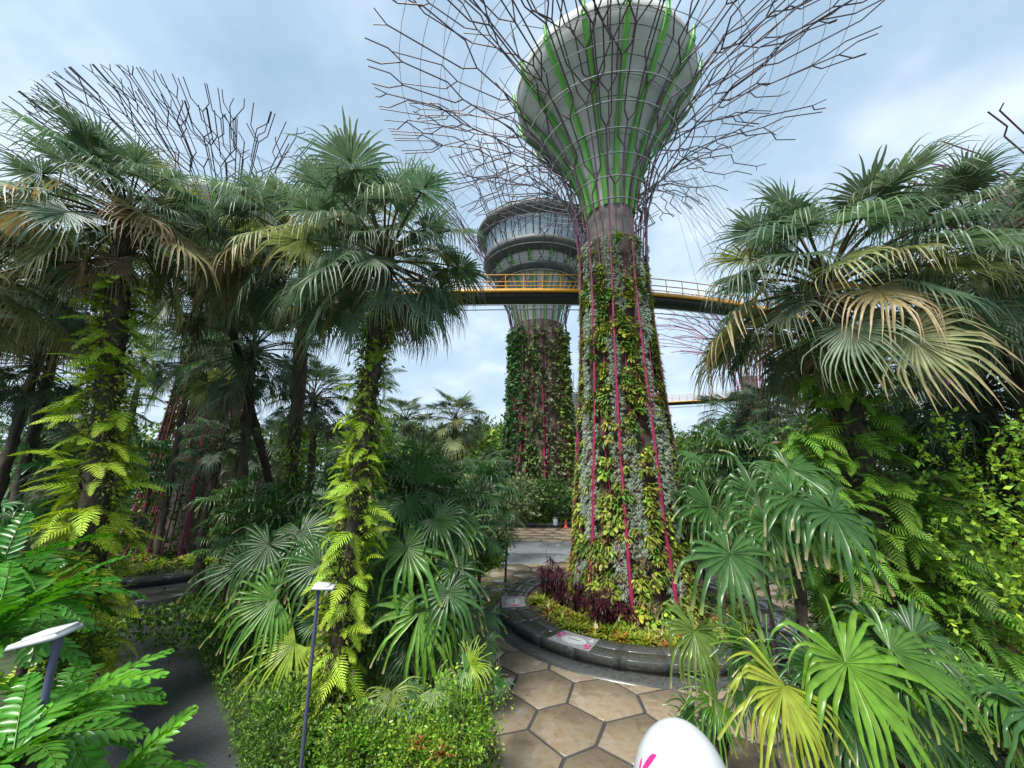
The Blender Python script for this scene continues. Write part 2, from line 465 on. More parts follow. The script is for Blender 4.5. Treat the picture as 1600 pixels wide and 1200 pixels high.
def frond_mesh(name, L, npair, plen, pw, droop, col, tipc=None, lobes=4, seed=0, mat=None, up=0.5, ovate=False, angle=65):
    """feather leaf: rachis with pairs of leaflets"""
    g = random.Random(seed)
    mb = MB()
    n = 9
    p = np.zeros(3); D = np.array([math.cos(up), 0, math.sin(up)]); path = [p.copy()]
    for k in range(n - 1):
        D = D + np.array([0, 0, -1.0]) * droop / n; D /= np.linalg.norm(D); p = p + D * L / (n - 1); path.append(p.copy())
    path = np.array(path)
    V, F = tube(path, np.linspace(0.012, 0.004, n) * max(0.6, L), 3)
    mb.add(V, F, np.array(col) * np.array([1.3, 0.95, 0.8]))
    for i in range(npair):
        u = (i + 0.7) / npair
        f = u * (n - 1); k = min(int(f), n - 2); q = path[k] + (path[k + 1] - path[k]) * (f - k)
        T = path[k + 1] - path[k]; T /= np.linalg.norm(T)
        ll = (plen * (math.sin(PI * min(1, u * 0.85 + 0.13)) ** 0.7) if ovate else plen * min(1, u * 6 + .5) * (1 - u) ** .75 + .02) * g.uniform(0.85, 1.1)
        ang = R(angle) * (1 - 0.35 * u)
        for sgn in (-1, 1):
            Yv = np.array([0, sgn, 0.0])
            N_ = np.cross(T, Yv); N_ *= np.sign(N_[2]) if abs(N_[2]) > 1e-6 else 1
            dd = T * math.cos(ang) + Yv * math.sin(ang) + N_ * g.uniform(-0.05, 0.22)
            dd /= np.linalg.norm(dd)
            ss = np.cross(dd, N_); ss /= np.linalg.norm(ss)
            c = np.array(jit(col, 0.14, g))
            if tipc is not None: c = c * (1 - u * 0.5) + np.array(tipc) * u * 0.5
            m = lobes
            Vv = []; Cl = []
            for j in range(m + 1):
                t = j / m
                if ovate: wv = pw * math.sin(PI * min(1, t * 0.9 + 0.08)) ** 0.8
                else: wv = pw * (1 - t) ** 0.6 * (1.0 if j % 2 == 0 else 0.62) + 0.001
                cen = q + dd * ll * t + np.array([0, 0, -1]) * ll * t * t * 0.22
                Vv += [cen - ss * wv, cen + N_ * (-wv * 0.5), cen + ss * wv]
                Cl += [c, c * 1.15, c]
            a = np.arange(m) * 3
            F = np.concatenate([np.stack([a, a + 1, a + 4, a + 3], 1), np.stack([a + 1, a + 2, a + 5, a + 4], 1)])
            mb.add(np.array(Vv), F, np.array(Cl))
    return mb.mesh(name, mat or SOFT)
FERN = [frond_mesh('frond', 1.0, 14, 0.34, 0.027, d, (0.19, 0.29, 0.035), (0.27, 0.34, 0.04), lobes=6, seed=s, up=u) for s, (d, u) in enumerate(((1.6, 0.5), (2.2, 0.2), (1.3, 0.0), (1.0, -0.5)))]
CYC = [frond_mesh('frond', 1.5, 12, 0.36, 0.056, d, (0.06, 0.18, 0.025), None, lobes=4, seed=40 + s, up=u, mat=GLOSS, ovate=True, angle=58) for s, (d, u) in enumerate(((0.8, 0.9), (1.1, 0.6), (1.2, 0.25)))]
PINN = [frond_mesh('frond', 2.2, 26, 0.5, 0.018, d, (0.04, 0.09, 0.02), None, lobes=3, seed=60 + s, up=u, mat=LEAF, ovate=True, angle=60) for s, (d, u) in enumerate(((1.2, 1.0), (1.5, 0.6), (1.5, 0.2)))]

def rosette_mesh(name, nl, L, wd, arch, col, col2, seed, mat=GLOSS, up0=0.5, up1=1.3, rows=4):
    g = random.Random(seed); mb = MB()
    for i in range(nl):
        az_ = i * 2.399 + g.uniform(-.2, .2); u = i / nl
        up = up0 + (up1 - up0) * u
        D = np.array([math.cos(az_) * math.cos(up), math.sin(az_) * math.cos(up), math.sin(up)])
        sv = np.array([-math.sin(az_), math.cos(az_), 0]); p = np.array([0, 0, 0.0]); ll = L * g.uniform(0.75, 1.1) * (1 - 0.3 * u)
        c = np.array(jit(col, 0.15, g)); c2 = np.array(jit(col2, 0.15, g))
        Vv = []; Cl = []
        for k in range(rows + 1):
            t = k / rows; hw = wd * (0.55 + 0.9 * t) * (1 - t ** 3) + 0.001
            Vv += [p - sv * hw, p + sv * hw]; cc = c * (1 - t) + c2 * t; Cl += [cc, cc]
            D = D + np.array([0, 0, -1]) * arch / rows; D /= np.linalg.norm(D); p = p + D * ll / rows
        a = np.arange(rows) * 2
        mb.add(np.array(Vv), np.stack([a, a + 1, a + 3, a + 2], 1), np.array(Cl))
    return mb
BROM = [rosette_mesh('b', 18, 0.42, 0.030, 1.0, (0.12, 0.19, 0.025), (0.36, 0.38, 0.05), 1).mesh('bromeliad', GLOSS),
        rosette_mesh('b', 16, 0.38, 0.028, 1.2, (0.20, 0.22, 0.05), (0.40, 0.30, 0.14), 2).mesh('bromeliad', GLOSS),
        rosette_mesh('b', 20, 0.45, 0.026, 0.9, (0.08, 0.15, 0.02), (0.25, 0.32, 0.04), 3).mesh('bromeliad', GLOSS)]
REDB = rosette_mesh('b', 16, 0.40, 0.028, 0.9, (0.20, 0.06, 0.03), (0.45, 0.16, 0.07), 4).mesh('bromeliad', GLOSS)
def cordy(seed):
    mb = MB(); g = random.Random(seed)
    for i in range(9):
        h = g.uniform(0.35, 1.0); x, y = g.gauss(0, .22), g.gauss(0, .22)
        V, F = tube([(x * .3, y * .3, 0), (x, y, h)], 0.015, 4); mb.add(V, F, (0.06, 0.04, 0.03))
        r = rosette_mesh('x', 16, 0.34, 0.022, 1.3, (0.045, 0.012, 0.022), (0.10, 0.022, 0.040), g.randint(0, 999), up0=0.1, up1=1.2, rows=3)
        for V, F, C in zip(r.V, r.F, r.C):
            F = F - F.min(); mb.add(V + np.array([x, y, h - 0.1]), F, C)
    return mb
CORD = [cordy(s).mesh('cordyline', GLOSS) for s in (1, 2, 3)]

def rotmats(n, g=nr):
    """random rotation matrices"""
    q = g.normal(size=(n, 4)); q /= np.linalg.norm(q, axis=1)[:, None]
    w_, x, y, z = q.T
    return np.stack([1 - 2 * (y * y + z * z), 2 * (x * y - z * w_), 2 * (x * z + y * w_), 2 * (x * y + z * w_), 1 - 2 * (x * x + z * z), 2 * (y * z - x * w_),
                     2 * (x * z - y * w_), 2 * (y * z + x * w_), 1 - 2 * (x * x + y * y)], 1).reshape(n, 3, 3)
LEAFV = np.array([[0, 0, 0], [0.45, -0.28, 0.06], [1, 0, -0.06], [0.45, 0.28, 0.06], ], float)
def leaves_at(mb, P, size, cols, outward=None, g=nr, elong=1.0):
    """one folded leaf at every point of P"""
    n = len(P)
    if n == 0: return
    M = rotmats(n, g)
    if outward is not None:
        X = outward + g.normal(size=(n, 3)) * 0.75; X /= np.linalg.norm(X, axis=1)[:, None]
        Rr_ = g.normal(size=(n, 3)); Y = np.cross(X, Rr_); Y /= np.linalg.norm(Y, axis=1)[:, None]
        Z = np.cross(X, Y); M = np.stack([X, Y, Z], 2)
    s = size * g.uniform(0.65, 1.3, n)
    LV = LEAFV * np.array([elong, 1, 1])
    V = np.einsum('nij,kj->nki', M, LV) * s[:, None, None] + P[:, None, :]
    cols = np.asarray(cols, float)
    c = cols[g.integers(0, len(cols), n)] * g.uniform(0.7, 1.3, (n, 1))
    C = np.repeat(c[:, None, :], 4, 1)
    i = np.arange(n)[:, None] * 4
    mb.add(V.reshape(-1, 3), np.concatenate([i + np.array([[0, 1, 2]]), i + np.array([[0, 2, 3]])]), C.reshape(-1, 3))
def ellipsoid_pts(n, c, r, g=nr, lump=0.25, shell=0.55, seed=0):
    d = g.normal(size=(n, 3)); d /= np.linalg.norm(d, axis=1)[:, None]
    ph = g.uniform(0, 6, 6) + seed
    k = 1 + lump * (np.sin(d[:, 0] * 4.3 + ph[0]) * np.sin(d[:, 1] * 5.1 + ph[1]) + 0.6 * np.sin(d[:, 2] * 7 + ph[2]) * np.sin(d[:, 0] * 8 + ph[3]))
    rr = (g.uniform(shell ** 3, 1, n)) ** (1 / 3) * k
    return np.array(c) + d * rr[:, None] * np.array(r), d
GRS = [(0.07, 0.15, 0.025), (0.10, 0.20, 0.03), (0.14, 0.24, 0.035), (0.045, 0.10, 0.02)]
BRT = [(0.15, 0.31, 0.03), (0.22, 0.38, 0.04), (0.10, 0.22, 0.025), (0.28, 0.40, 0.05)]
YGR = [(0.17, 0.24, 0.025), (0.24, 0.28, 0.03), (0.10, 0.16, 0.02), (0.28, 0.28, 0.05)]
DGR = [(0.035, 0.08, 0.02), (0.05, 0.11, 0.025), (0.075, 0.13, 0.035)]

# ------------------------------------------------------------------ GROUND
def sheet(name, poly, z, mat, parent=None):
    mb = MB(); P = np.array([(p[0], p[1], z) for p in poly], float)
    mb.add(P, np.array([np.arange(len(P))]))
    o = mb.build(name, mat, parent)
    if parent is None: o['kind'] = 'structure'
    return o
def circ(cx, cy, r, n=72, a0=0, a1=2 * PI):
    return [(cx + r * math.cos(a0 + (a1 - a0) * i / n), cy + r * math.sin(a0 + (a1 - a0) * i / n)) for i in range(n)]
sheet('ground', [(-1500, -60), (1500, -60), (1500, 2500), (-1500, 2500)], 0, GROUND)
MC = (6.3, 22.2)      # centre of the main supertree
LC = (-28.5, 36.0)    # left supertree
FC = (4.3, 61.0)      # far supertree
RP = 12.6
# raised, planted banks beside the viewpoint
def bank(name, x0, x1, y0, y1, fn):
    nx, ny = 36, 30
    xs = np.linspace(x0, x1, nx); ys = np.linspace(y0, y1, ny)
    V = np.array([(x, y, fn(x, y)) for y in ys for x in xs])
    i = (np.arange(ny - 1)[:, None] * nx + np.arange(nx - 1)[None, :]).ravel()
    mb = MB(); mb.add(V, np.stack([i, i + 1, i + nx + 1, i + nx], 1))
    o = mb.build(name, SOIL, smooth=True); o['kind'] = 'structure'; return o
def sm(a, b, x):
    t = min(1, max(0, (x - a) / (b - a))); return t * t * (3 - 2 * t)
def bank_l(x, y): return -0.15 + 4.2 * (1 - sm(3.0, 8.6, y)) * sm(-1.8, -4.2, x) if x < -1.8 else -0.15
def bank_l(x, y): return -0.15 + 4.2 * (1 - sm(3.0, 8.6, y)) * sm(1.8, 4.2, -x)
def bank_r(x, y): return -0.15 + 3.6 * (1 - sm(3.0, 10.5, y - 0.35 * (x - 5))) * sm(2.6, 5.6, x)
bank('planted_bank_left', -22, -1.6, 1.5, 9.5, bank_l)
bank('planted_bank_right', 2.4, 26, 1.5, 16.5, bank_r)

# asphalt path
ap = [gr(215, 962), gr(288, 950), gr(300, 1010), gr(322, 1060), gr(350, 1130), gr(372, 1200), gr(380, 1290)]
ap2 = [gr(150, 1290), gr(165, 1150), gr(180, 1050), gr(196, 1000)]
sheet('asphalt_path', [(p.x, p.y) for p in ap2[::-1][::-1]] and [(p.x, p.y) for p in ap[::-1]] + [(p.x, p.y) for p in reversed(ap2)], 0.012, ASPH)
# tiled plaza
plaza = sheet('plaza_paving', circ(MC[0], MC[1], RP + 1.2, 96), 0.008, JOINT)
pl = sheet('left_paving', circ(LC[0], LC[1], 16.2, 96), 0.004, JOINT)
farp = sheet('far_paving', [(-16, 41.5), (19, 41.5), (22, 51.8), (-19, 51.8)], 0.008, JOINT)
conc = sheet('concrete_link', [(-1.4, 32.0), (11, 32.0), (13, 41.9), (-1.8, 41.9)], 0.010, JOINT)
def hexes(parent, inside, a, z1, seed, jitter=0.16, gap=0.055, rot=0.3, box_=None, stretch=1.0):
    g = random.Random(seed); H = math.sqrt(3) * a; cache = {}
    cs, sn = math.cos(rot), math.sin(rot)
    def vert(x, y):
        k = (round(x * 20), round(y * 20))
        if k not in cache:
            h = random.Random(hash(k) ^ seed); cache[k] = (x + h.uniform(-1, 1) * a * jitter, y + h.uniform(-1, 1) * a * jitter)
        return cache[k]
    x0, x1, y0, y1 = box_; cnt = 0; n = int(80 / a)
    for i in range(-n, n):
        for j in range(-n, n):
            cx, cy = 1.5 * a * i, H * (j + 0.5 * (i % 2))
            X, Y = cs * cx - sn * cy, sn * cx + cs * cy
            Y *= stretch
            X += (x0 + x1) / 2; Y += (y0 + y1) / 2
            if not (x0 < X < x1 and y0 < Y < y1) or not inside(X, Y): continue
            P = []
            for k in range(6):
                vx, vy = vert(cx + a * math.cos(k * PI / 3), cy + a * math.sin(k * PI / 3))
                P.append(((cs * vx - sn * vy) + (x0 + x1) / 2, (sn * vx + cs * vy) * stretch + (y0 + y1) / 2))
            P = np.array(P); c = P.mean(0)
            D = P - c; L = np.linalg.norm(D, axis=1)[:, None]; P = c + D * (1 - gap / L)
            z = z1 + g.uniform(-0.003, 0.003)
            mb = prism(P, 0.0, z, 0.008)
            mb.V[0][:, 2] = mb.V[0][:, 2]
            mb.build('paving_stone', STONE, parent); cnt += 1
    return cnt
c1 = hexes(plaza, lambda x, y: 6.9 < math.hypot(x - MC[0], y - MC[1]) < RP + (1.6 if y < 16 else -0.9), 1.16, 0.03, 5, box_=(MC[0] - 13, MC[0] + 13, MC[1] - 13, MC[1] + 13), rot=0.25)
c2 = hexes(pl, lambda x, y: 12.2 < math.hypot(x - LC[0], y - LC[1]) < 15.6 and y < 36 , 1.2, 0.03, 6, box_=(LC[0] - 16, LC[0] + 16, LC[1] - 16, LC[1] + 16), rot=0.1)
c3 = hexes(farp, lambda x, y: True, 1.3, 0.03, 8, box_=(-8, 13, 42.4, 51.4), rot=0.4)
print('tiles', c1, c2, c3)
# concrete slabs with open joints
def slabgrid(parent, xs, ys, z, seed):
    g = random.Random(seed)
    G = {(i, j): (x + g.uniform(-.5, .5) * (0 < i < len(xs) - 1), y + g.uniform(-.6, .6) * (0 < j < len(ys) - 1)) for i, x in enumerate(xs) for j, y in enumerate(ys)}
    for i in range(len(xs) - 1):
        for j in range(len(ys) - 1):
            P = np.array([G[i, j], G[i + 1, j], G[i + 1, j + 1], G[i, j + 1]]); c = P.mean(0); D = P - c
            prism(c + D * (1 - 0.03 / np.linalg.norm(D, axis=1)[:, None]), 0, z, 0.006).build('slab', SLAB, parent)
slabgrid(conc, (-1.3, 3.2, 7.5, 12.0), (32.1, 36.5, 41.8), 0.028, 3)

lit = MB(); gl_ = np.random.default_rng(4); n_ = 420
aa = gl_.uniform(PI, 2 * PI + .6, n_); ra = gl_.uniform(7.7, 12.4, n_)
PL = np.stack([MC[0] + ra * np.cos(aa), MC[1] + ra * np.sin(aa), np.full(n_, .042)], 1)
LVs = gl_.uniform(.03, .075, n_); th_ = gl_.uniform(0, 6.28, n_)
VL = np.einsum('nij,kj->nki', np.stack([np.cos(th_), -np.sin(th_), 0 * th_, np.sin(th_), np.cos(th_), 0 * th_, 0 * th_, 0 * th_, 1 + 0 * th_], 1).reshape(n_, 3, 3), LEAFV * [1, 1, .25]) * LVs[:, None, None] + PL[:, None, :]
il = np.arange(n_)[:, None] * 4; cl = np.array([(.16, .10, .04), (.10, .06, .03), (.20, .17, .05)])[gl_.integers(0, 3, n_)]
lit.add(VL.reshape(-1, 3), np.concatenate([il + [[0, 1, 2]], il + [[0, 2, 3]]]), np.repeat(cl, 4, 0))
tag(lit.build('leaf_litter', SOFT), 'scattered fallen leaves on the wet paving', None, None, 'stuff')
# planter rings of granite
def ring_planter(name, label, c, r_in, r_out, h, nblk, apron, soilh=0.3, group=None):
    t = thing(name, label, 'planter', (c[0], c[1], 0), group)
    V, F = lathe([(r_out - 0.05, 0.034), (r_out + apron, 0.034), (r_out + apron, 0.0)], 96)
    MB().add(V, F).build('apron', GRANITE, t)
    V, F = lathe([(0.01, soilh + 0.15), (r_in * .5, soilh + .12), (r_in + 0.02, soilh)], 64)
    MB().add(V, F).build('soil', SOIL, t, smooth=True)
    rm = (r_in + r_out) / 2
    da = 2 * PI / nblk
    for ring, (ra, rb, zt) in enumerate(((r_in, rm - 0.012, h), (rm, r_out, h))):
        gp = 0.008 / rb
        for i in range(nblk):
            a0, a1 = i * da + gp, (i + 1) * da - gp
            prof = [(ra, 0), (ra, zt - .01), (ra + .01, zt), (rb - .02, zt), (rb, zt - .02), (rb, h * 0.3), (rb - 0.04, h * 0.28), (rb - 0.04, 0)] if ring else [(ra, 0), (ra, zt - .01), (ra + .01, zt), (rb, zt), (rb, 0)]
            V, F = lathe(prof, 5, 0, 0, a0, a1)
            mb = MB().add(V, F)
            n = len(prof); e0 = [k * 6 for k in range(n)]; e1 = [k * 6 + 5 for k in range(n)][::-1]
            mb.F.append(np.array([e0], np.int32)); mb.F.append(np.array([e1], np.int32))
            mb.build('granite_block', GRANITE, t)
    return t
ring_planter('round_planter', 'round black granite planter ring around the tallest tower trunk, with printed stickers on its rim', MC, 5.55, 6.95, 0.45, 26, 0.75)
ring_planter('round_planter', 'long dark granite planter ring with ferns behind the asphalt path, at left', LC, 10.6, 11.8, 0.5, 40, 0.4)
ring_planter('round_planter', 'low dark planter wall at the far end of the plaza', (FC[0], FC[1]), 8.6, 9.6, 0.6, 40, 0.3)

# printed stickers on the rim
def sticker(ang, label, rm=6.27, k=1.0):
    t = thing('floor_sticker', label, 'sticker', (MC[0], MC[1], 0.452), 'printed seat stickers on the planter rim')
    z = 0.002
    def patch(name, r0, r1, a0, a1, z, mat):
        V, F = lathe([(r0, z), (r1, z)], 8, 0, 0, a0, a1)
        MB().add(V, F[:, ::-1]).build(name, mat, t)
    da = 0.135
    patch('sheet', 5.66, 6.86, ang - da, ang + da, z, PRINTG)
    def disc(name, r, a, rx, ry, z, mat, n=20):
        cx, cy = r * math.cos(a), r * math.sin(a)
        er, et = (math.cos(a), math.sin(a)), (-math.sin(a), math.cos(a))
        P = [(cx + er[0] * rx * math.cos(q) + et[0] * ry * math.sin(q), cy + er[1] * rx * math.cos(q) + et[1] * ry * math.sin(q), z) for q in [2 * PI * i / n for i in range(n)]]
        MB().add(P, np.array([np.arange(n)])).build(name, mat, t)
    g = random.Random(int(ang * 100))
    disc('print', 6.27, ang, 0.36, 0.52, z + .004, PRINTW)
    disc('print', 6.27, ang, 0.30, 0.44, z + .006, PRINTG); disc('print', 6.27, ang, 0.285, 0.425, z + .008, PRINTW)
    for i in range(12):
        s_ = g.choice((-1, 1)); a = ang + s_ * g.uniform(0.085, 0.118); r = g.uniform(5.8, 6.72)
        disc('blossom', r, a, g.uniform(.05, .10), g.uniform(.05, .10), z + .010 + i * .0004, PINK if i % 3 else PRINTW, 7)
    # a dark pictogram bar across the white oval
    V, F = lathe([(6.2, z + .012), (6.24, z + .012)], 4, 0, 0, ang - .045, ang + .045); MB().add(V, F[:, ::-1]).build('print', JOINT, t)
def angof(px, py):
    p = gr(px, py, 0.45); return math.atan2(p.y - MC[1], p.x - MC[0])
sticker(angof(795, 940), 'pink and white printed sticker at the left end of the planter rim')
sticker(angof(893, 1003), 'pink and white printed sticker on the front of the planter rim, nearest the camera')
sticker(angof(1212, 970), 'pink and white printed sticker on the rim behind the drooping fan leaves')

# ------------------------------------------------------------------ SUPERTREES
MAG = np.array((0.24, 0.018, 0.065)); MAG_SILH = np.array((0.085, 0.050, 0.060))  # second tone: upper steel's dark silhouette against the sky, put into its colour
def interp(prof, s):
    prof = np.asarray(prof, float)
    L = np.concatenate([[0], np.cumsum(np.linalg.norm(np.diff(prof, axis=0), axis=1))]); L /= L[-1]
    return np.array([np.interp(s, L, prof[:, 0]), np.interp(s, L, prof[:, 1])])
def supertree(name, label, c, k, trunk_prof, outer, inner, nst, seed, core_r, bowl=None, ribs=0, pr=0.12, detail=1.0, ringn=12, lo=0.14, magz=(10, 22), ringr=0.027, levels=3, group='steel supertrees', kk=1.0, thick=1.0):
    """trunk_prof: (r,z) list; outer/inner: canopy (r,z) lists"""
    g = random.Random(seed)
    t = thing(name, label, 'supertree', (c[0], c[1], 0), group)
    tp = np.array(trunk_prof, float)
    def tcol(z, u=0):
        f = min(1, max(0, (z - magz[0]) / (magz[1] - magz[0]))); return MAG * (1 - f) + MAG_SILH * f
    def trunk_r(z): return float(np.interp(z, tp[:, 1], tp[:, 0]))
    ztop = tp[-1, 1]
    for i in range(nst):
        mb = MB(); th = 2 * PI * (i + 0.5 * (i % 2) * 0.3) / nst; prof = outer if i % 2 == 0 else inner
        # stem on the trunk with slight zigzag
        zs = np.linspace(0.0, ztop, 12)
        dth = g.uniform(-0.08, 0.08)
        po = .12 if i % 3 == 0 else (-.12 if i % 3 == 1 else -.3)
        pts = [((trunk_r(z) + po) * math.cos(th + dth * math.sin(z / ztop * PI)), (trunk_r(z) + po) * math.sin(th + dth * math.sin(z / ztop * PI)), z) for z in zs]
        rr = np.linspace(pr * 1.8, pr * 0.95, 12) * (1.0 if i % 3 == 0 else 0.6)
        V, F = tube(pts, rr, 6 if detail > 0.6 else 4)
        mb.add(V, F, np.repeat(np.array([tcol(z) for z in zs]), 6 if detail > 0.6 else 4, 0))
        def S_(a, s, off=0):
            r_, z_ = interp(prof, s); return np.array([r_ * math.cos(a), r_ * math.sin(a), z_ + off])
        def seg(a0, s0, a1, s1, r0, r1):
            n = 2 if s0 > 0.35 else 4
            P = [S_(a0 + (a1 - a0) * q, s0 + (s1 - s0) * q) for q in np.linspace(0, 1, n)]
            sd_ = 5 if detail > 0.6 else 3
            V, F = tube(P, np.linspace(r0, r1, n), sd_)
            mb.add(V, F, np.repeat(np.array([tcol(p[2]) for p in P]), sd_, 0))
        total = float(np.sum(np.linalg.norm(np.diff(np.array(prof), axis=0), axis=1)))
        def grow(a, s, forks, r_, dev):
            run = g.uniform(1.6, 4.6) * kk / total
            s1 = min(1.0, s + run)
            seg(a, s, a, s1, r_, r_ * 0.95)
            if s1 >= 0.985: return
            rad = interp(prof, s1)[0]
            want = min(forks, 1 if s1 < .25 else 9)
            if want > 0 and g.random() < (0.6 if s1 < .3 else 0.8):
                kids = (-1, 1); forks -= 1
            else:
                kids = (-1,) if dev > 0 else (1,)
                if g.random() < .35: kids = (-kids[0],)
            for sg in kids:
                lat_ = g.uniform(.35, .85) * kk * (0.6 if s1 < .3 else 1.0)
                d_ = sg * lat_ / rad; s2 = s1 + g.uniform(1.1, 2.3) * lat_ / total
                if s2 > 1.0: 
                    seg(a, s1, a + d_ * .5, min(1.03, s1 + .04), r_ * .8, r_ * .7); continue
                if len(kids) == 2 and g.random() < .18 and s1 > .45:    # a short spur only
                    seg(a, s1, a + d_, s2, r_ * .8, r_ * .7); continue
                seg(a, s1, a + d_, s2, r_ * 0.95, r_ * 0.92)
                grow(a + d_, s2, forks, max(r_ * 0.93, pr * 0.5), dev + sg)
        grow(th, 0.0, levels, pr * 0.85, g.choice((-1, 1)))
        o = mb.build('steel_branch', STEEL, t)
    # diagonals over the trunk
    for i in range(nst // 2):
        mb = MB(); a0 = 2 * PI * (i * 2 + .5) / nst; sg = g.choice((-1, 1)); z0 = g.uniform(0.5, ztop * .45); z1 = z0 + ztop * g.uniform(.25, .5); z1 = min(z1, ztop)
        zs = np.linspace(z0, z1, 8); P = []
        for q, z in enumerate(zs):
            a = a0 + sg * (q / 7) * 2 * PI / nst * 1.6
            P.append(((trunk_r(z) + 0.10) * math.cos(a), (trunk_r(z) + .10) * math.sin(a), z))
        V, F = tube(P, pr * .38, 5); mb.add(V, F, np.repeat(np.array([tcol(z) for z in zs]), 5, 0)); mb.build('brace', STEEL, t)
    # ring cables
    for q in range(ringn):
        s = 0.06 + 0.9 * q / ringn
        for pf in ((outer, inner) if q % 2 else (outer,)):
            r_, z_ = interp(pf, s)
            a = np.linspace(0, 2 * PI, nst * 2 + 1)
            V, F = tube(np.stack([r_ * np.cos(a), r_ * np.sin(a), np.full_like(a, z_)], 1), ringr * (1.7 if s < .45 else 0.8), 3)
            MB().add(V, F, (0.5, 0.5, 0.5)).build('ring_cable', CABLE, t)
    # core
    V, F = lathe([(core_r * 1.15, 0), (core_r, ztop * .6), (core_r, outer[0][1] + lo * 10)], 32)
    MB().add(V, F).build('concrete_core', CORE, t, smooth=True)
    if bowl:
        V, F = lathe(bowl, 64); MB().add(V, F).build('canopy_bowl', BOWL, t, smooth=True)
    if bowl:
        for q in range(2, len(bowl) - 3):
            r_, z_ = bowl[q]
            V, F = lathe([(r_ - .03, z_ - .02), (r_ + .018, z_ - .012), (r_ + .018, z_ + .012), (r_ - .03, z_ + .02)], 64); MB().add(V, F).build('seam', RINGM, t)
    for i in range(ribs):
        a = 2 * PI * i / ribs
        bp = np.array([p for p in bowl[:-3]], float)
        for dd in (-1, 1):
            P = []
            for (r_, z_) in bp:
                P.append(((r_ + .12) * math.cos(a + dd * 0.15 / max(r_, 1.2)), (r_ + .12) * math.sin(a + dd * 0.15 / max(r_, 1.2)), z_ - .02))
            if dd == -1: P2 = P
            else:
                V = np.array([x for pr_ in zip(P2, P) for x in pr_]); Vi = V * 1.0
                # a box-section fin: outer edge pushed away from the bowl
                d_ = np.array([math.cos(a), math.sin(a), -0.4]); Vo = V + d_ * 0.14
                n = len(bp); mb = MB()
                j = np.arange(n - 1) * 2
                VV = np.concatenate([Vi, Vo]); o_ = 2 * n
                mb.add(VV, np.concatenate([np.stack([j + o_, j + 1 + o_, j + 3 + o_, j + 2 + o_], 1), np.stack([j, j + 2, j + 2 + o_, j + o_], 1), np.stack([j + 1, j + 1 + o_, j + 3 + o_, j + 3], 1)]))
                rb = mb.build('green_rib', GREEN, t)
                r_, z_ = bp[-1]
                V, F = tube([((r_ + .1) * math.cos(a), (r_ + .1) * math.sin(a), z_ - .3), ((r_ + .25) * math.cos(a), (r_ + .25) * math.sin(a), z_ + .7)], 0.11, 6)
                MB().add(V, F).build('rib_end', GREEN, rb)
                s1 = interp(inner, 0.62)
                for q in (-1, 1):
                    V, F = tube([((r_ + .2) * math.cos(a), (r_ + .2) * math.sin(a), z_ + .5), ((r_ + 1.3) * math.cos(a + q * .12), (r_ + 1.3) * math.sin(a + q * .12), z_ + .9 + q * .3)], 0.03, 4)
                    MB().add(V, F).build('strut', CABLE, rb)
    return t, trunk_r

TP = [(3.35, 0), (3.15, 1.5), (2.85, 3.5), (2.64, 6), (2.48, 8.5), (2.2, 12), (2.0, 16), (1.9, 19), (2.1, 21.5)]
OUT = [(2.15, 21.5), (2.45, 23.3), (3.2, 25.4), (4.8, 27.4), (7.0, 29.0), (9.6, 30.2), (12.4, 31.0), (15.5, 31.6)]
INN = [(2.1, 21.5), (2.3, 23.6), (2.9, 26.3), (4.4, 29.3), (6.4, 31.5), (8.8, 32.9), (11.4, 33.9), (14.4, 34.5)]
BOWLP = [(1.3, 22.9), (1.42, 23.6), (1.75, 25), (2.5, 26.9), (3.5, 28.5), (4.7, 30.0), (5.55, 31.0), (5.95, 31.8), (6.0, 32.2), (5.9, 32.5), (5.6, 32.6)]
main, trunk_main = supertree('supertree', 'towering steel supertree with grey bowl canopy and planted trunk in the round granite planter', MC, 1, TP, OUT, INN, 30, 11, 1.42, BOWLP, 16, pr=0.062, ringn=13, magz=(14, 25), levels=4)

# planting on the main trunk: cushions and leafy clumps between the stems
def spiky(n, L, wd, cols, seed, elong=1):
    g = np.random.default_rng(seed); mb = MB()
    d = g.normal(size=(n, 3)); d[:, 0] = np.abs(d[:, 0]) + .2; d /= np.linalg.norm(d, axis=1)[:, None]
    up = np.cross(d, g.normal(size=(n, 3))); up /= np.linalg.norm(up, axis=1)[:, None]
    l = L * g.uniform(.6, 1.15, n)[:, None]
    V = np.stack([d * 0.02 - up * wd, d * l + np.array([0, 0, -1]) * l * 0.35, d * .02 + up * wd, d * l * .5], 1)
    c = np.array(cols)[g.integers(0, len(cols), n)] * g.uniform(.75, 1.25, (n, 1))
    i = np.arange(n)[:, None] * 4
    return V.reshape(-1, 3), np.concatenate([i + [[0, 3, 1]], i + [[3, 2, 1]]]), np.repeat(c, 4, 0)
def cyl_xf(V, a, r, z, s):
    """template local x=outward -> on the trunk at angle a"""
    V = V * s; ca, sa = math.cos(a), math.sin(a)
    return np.stack([V[:, 0] * ca - V[:, 1] * sa + r * ca, V[:, 0] * sa + V[:, 1] * ca + r * sa, V[:, 2] + z], 1)
TIL = [spiky(22, 0.17, 0.022, [(0.26, 0.32, 0.24), (0.36, 0.41, 0.33), (0.18, 0.24, 0.17)], s) for s in range(4)]
